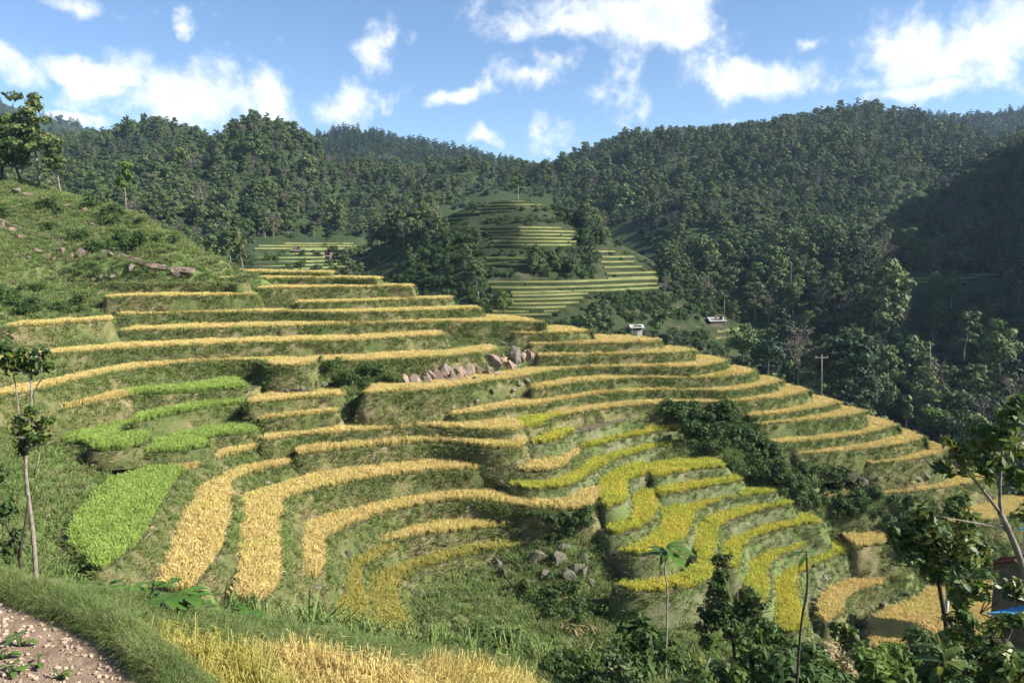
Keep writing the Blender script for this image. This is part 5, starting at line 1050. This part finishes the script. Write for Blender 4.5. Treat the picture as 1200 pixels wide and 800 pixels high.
# taro-like leaves along the lip, reeds and weeds
def taro(u, v, Y, n, ln, label, group, seed, mat='lf_banana', level=None):
    p, _ = shit(u, v); p = PY(u, v, Y) if p is None or abs(p[1] - Y) > 6 else p; z = down(p[0], p[1]); z = p[2] if z is None else z
    if level is not None: p = PZ(u, v, CAM[2] - level); z = level
    r = np.random.default_rng(seed); root = empty('broad_leaf_plant', (p[0], p[1], z)); tag(root, label, 'plant', group)
    for k in range(n):
        a = r.uniform(0, 6.28); h = r.uniform(.2, .55) * ln * 2; q = np.array([math.cos(a) * ln * .5, math.sin(a) * ln * .5, h]); sb = MB(); sb.tube([(0, 0, -.05), q * [.4, .4, .7], q], [.012, .01, .007], 5); obj('stem', sb.mesh('stem', M['lf_shrub']), root)
        lb = MB(); big_leaf(lb, q, (math.cos(a), math.sin(a), .15), ln * r.uniform(.8, 1.2), ln * .62, .35, r); obj('leaf', lb.mesh('leaf', M[mat], smooth=True), root)
for i, (u, v, Y, n, ln) in enumerate([(132, 686, 17, 11, .40), (148, 690, 17, 10, .40), (165, 696, 17.5, 9, .38), (120, 694, 16, 8, .36), (140, 698, 16, 9, .36), (195, 716, 18, 8, .46), (212, 720, 18, 9, .46), (232, 722, 18, 9, .44), (250, 726, 18, 9, .46), (268, 730, 18.5, 8, .44), (286, 734, 18.5, 7, .4), (176, 706, 17, 8, .36)]):
    taro(u, v, Y, n, ln, 'broad-leaved plant growing along the lip above the near rice', 'broad-leaved plants along the lip', 60 + i)
for i, (u, v, Y, n, ln) in enumerate([(24, 757, 7.6, 6, .12), (45, 782, 7.3, 5, .09), (5, 772, 7.4, 6, .11), (70, 796, 7.1, 4, .08), (14, 790, 7.2, 6, .10)]):
    taro(u, v, Y, n, ln, 'small leafy weed sprouting on the bare path', 'weeds on the path', 90 + i, level=pz)
Q = []
for u, v, Y in [(335, 735, 19.5), (350, 738, 19.5), (372, 745, 20), (390, 748, 20), (405, 752, 21), (420, 752, 21), (440, 756, 21.5), (465, 758, 22), (500, 764, 22), (320, 735, 19), (530, 765, 22.5), (560, 772, 22.5), (590, 776, 22), (620, 782, 22), (650, 785, 22), (680, 788, 22), (710, 780, 22), (735, 790, 21), (800, 790, 21), (690, 770, 24), (660, 765, 25), (300, 740, 18.5), (520, 752, 24), (475, 745, 24)]:
    p = PY(u, v, Y)
    for k in range(9): x, y = p[0] + rng.normal(0, .35), p[1] + rng.normal(0, .5); z = down(x, y); Q.append((x, y, z if z is not None else p[2]))
g = scatter('reeds', Q, 'reed', None, (.45, .95)); tag(g, 'long-bladed reeds and cane grass along the lip', 'reeds')
for i, (u, v) in enumerate([(70, 690), (95, 700), (112, 712), (60, 680), (135, 722), (30, 672), (150, 735), (165, 748)]):
    near_bush(u, v, 12.5 - .03 * u, .22, 200 + i, ['lf_bright', 'lf_shrub', 'grass_dry'][i % 3], 'low weed tuft just beyond the grassy bund', 'weed tufts beyond the bund', leaf=.05)
# withered leaves on the bowl floor
for i, (u, v) in enumerate([(655, 722), (668, 728), (680, 722), (690, 732), (672, 738), (662, 735)]):
    p, _ = shit(u, v)
    if p is None: continue
    root = empty('withered_plant', p); tag(root, 'withered brown leaf clump on the bowl floor', 'plant', 'withered leaf clumps'); r = np.random.default_rng(70 + i)
    for k in range(9):
        a = r.uniform(0, 6.28); lb = MB(); big_leaf(lb, (0, 0, .1), (math.cos(a), math.sin(a), r.uniform(.1, .9)), r.uniform(.5, 1.1), .14, .5, r); obj('leaf', lb.mesh('leaf', M['lf_dead'], smooth=True), root)

# ------------------------------------------------------------------ walkway, poles, huts
wl = []
for u, v in [(-60, 238), (-20, 250), (0, 258), (20, 266), (50, 275), (80, 283), (108, 290), (130, 296), (155, 302), (180, 309), (205, 314), (230, 319)]:
    p, _ = shit(u, v)
    if p is not None: wl.append(p)
wl = smooth_line(np.array(wl), .8); n = normals_left(wl[:, :2]); k = len(wl)
zz = np.convolve(np.r_[[wl[0, 2]] * 4, wl[:, 2], [wl[-1, 2]] * 4], np.ones(9) / 9, 'valid') + .12
V = np.concatenate([np.c_[wl[:, :2] - n * .3, zz], np.c_[wl[:, :2] + n * .3, zz], np.c_[wl[:, :2] - n * .5, zz - .45]]); F = [(i, i + 1, k + i + 1, k + i) for i in range(k - 1)] + [(2 * k + i, 2 * k + i + 1, i + 1, i) for i in range(k - 1)]
w = obj('walkway', mesh_from('walkway', V, F, M['rock'])); tag(w, kind='structure')
def pole(u, vt, vb, Y, rad, label, mat='bark', cross=0, lean=(0, 0)):
    a = PY(u, vb, Y); b = PY(u + lean[0], vt, Y); root = empty('utility_pole' if cross else 'pole', a); tag(root, label, 'pole'); mb = MB(); mb.tube([(0, 0, -1.0), (b - a) * .5, b - a], [rad, rad * .9, rad * .75], 8); obj('post', mb.mesh('post', M[mat], smooth=True), root)
    if cross:
        c = MB(); c.box((b - a) * [1, 1, .93], (1.6, .1, .1)); obj('crossarm', c.mesh('crossarm', M[mat]), root)
        for x in (-.7, 0, .7):
            d = MB(); d.tube([(b - a) * [1, 1, .93] + (x, 0, .05), (b - a) * [1, 1, .93] + (x, 0, .22)], .05, 6); obj('insulator', d.mesh('insulator', M['roof_white']), root)
pole(963, 415, 470, 92, .09, 'grey utility pole rising behind the nose terraces', 'bark', 1)
pole(1104, 672, 795, 46, .13, 'slim pale pole standing in the large rounded paddy', 'concrete', 0, (8, 0))
pole(1090, 405, 432, 135, .09, 'short pole on the dark valley side', 'bark')
pole(927, 312, 334, 175, .08, 'far thin pole in the deep shade', 'bark')
pole(849, 350, 376, 150, .07, 'thin pole beside the pale roofed house', 'bark')
def house(u, v, Y, w, d, h, label, roof='roof_white', wall='concrete', rz=0.0, rh=.8, over=.35, name='house', on=None):
    c = PY(u, v, Y) if on is None else hit(on, u, v); root = empty(name, c); root.rotation_euler = (0, 0, rz); tag(root, label, 'house' if name == 'house' else 'hut'); mb = MB(); mb.box((0, 0, h / 2 - .6), (w, d, h + 1.2)); wl_ = obj('wall', mb.mesh('wall', M[wall]), root)
    r = MB(); e = over; y = d / 2 + e; x = w / 2 + e; t = .06
    for s in (-1, 1):
        a = np.array([[-x, s * y, h - .12], [x, s * y, h - .12], [x, 0, h + rh], [-x, 0, h + rh]]); b = a - (0, 0, t)
        r.add(np.concatenate([a, b]), [(0, 1, 2, 3), (7, 6, 5, 4), (0, 4, 5, 1), (1, 5, 6, 2), (3, 7, 4, 0)])
    rf = obj('roof', r.mesh('roof', M[roof]), root)
    for k in range(int(w / .5)):
        xx = -w / 2 + .25 + k * .5; rb = MB()
        for s in (-1, 1): rb.tube([(xx, s * y, h - .09), (xx, 0, h + rh + .03)], .03, 4)
        obj('roof_rib', rb.mesh('roof_rib', M[roof]), rf)
    g = MB(); g.add([(-w / 2 - .01, -d / 2, h), (-w / 2 - .01, d / 2, h), (-w / 2 - .01, 0, h + rh - .1), (w / 2 + .01, -d / 2, h), (w / 2 + .01, d / 2, h), (w / 2 + .01, 0, h + rh - .1)], [(0, 1, 2), (5, 4, 3)]); obj('gable', g.mesh('gable', M[wall]), root)
    dr = MB(); dr.box((-w * .15, -d / 2 - .02, .95), (.85, .08, 1.9)); do = obj('door', dr.mesh('door', M['wood']), root); kn = MB(); kn.box((-w * .15 + .3, -d / 2 - .08, .95), (.06, .06, .12)); obj('handle', kn.mesh('handle', M['dark']), do)
    wi = MB(); wi.box((w * .22, -d / 2 - .02, 1.35), (.8, .06, .8)); wo = obj('window', wi.mesh('window', M['dark']), root); fr = MB()
    for dx, dz, sx, sz in ((-.42, 0, .06, .9), (.42, 0, .06, .9), (0, .42, .9, .06), (0, -.42, .9, .06)): fr.box((w * .22 + dx, -d / 2 - .05, 1.35 + dz), (sx, .08, sz))
    obj('frame', fr.mesh('frame', M['wood']), wo); return root
house(838, 379, 158, 3.4, 2.2, .8, 'small house with a pale metal roof among trees below the knoll', 'roof_white', 'wood', .25, .7, on='knoll')
house(745, 391, 150, 2.2, 2.0, 1.5, 'little grey-white shed behind the spur crest', 'concrete', 'concrete', .1, .4, on='knoll')
house(1212, 700, 36, 2.6, 2.4, 1.5, 'hut with a dark red metal roof by the valley edge', 'roof_red', 'wood', .35, .7, name='hut')
house(1232, 640, 52, 2.6, 2.2, 1.0, 'shed with a bright blue sheet roof beyond the red-roofed hut', 'roof_blue', 'concrete', .2, .4, name='hut')
house(1212, 748, 27, 1.6, 1.4, .8, 'low shed with a blue sheet roof behind the lower bushy tree', 'roof_blue', 'wood', .3, .35, name='hut')
house(348, 296, 205, 1.5, 1.4, .6, 'small hut standing among the valley paddies', 'wood', 'wood', .2, .8, name='hut', on='valley_floor')
house(385, 303, 190, 1.8, 1.6, .7, 'larger grey-roofed hut among the valley paddies', 'rock', 'wood', -.2, 1.0, name='hut', on='valley_floor')

# ------------------------------------------------------------------ haze
M['haze'], nt, out = nodes_mat('haze')
pv = nt.nodes.new('ShaderNodeVolumePrincipled'); pv.inputs['Color'].default_value = (.52, .74, 1.0, 1); pv.inputs['Density'].default_value = .00014; pv.inputs['Anisotropy'].default_value = .2
nt.links.new(pv.outputs[0], out.inputs['Volume'])
hb = MB(); hb.box((0, 1650, CAM[2] + 60), (6300, 4800, 250)); hz = obj('haze', hb.mesh('haze', M['haze'])); tag(hz, kind='stuff', label='thin blue haze in the valley air', cat='haze')
print('instances', sum(len(o.data.vertices) for o in bpy.data.objects if o.type == 'MESH' and o.modifiers))
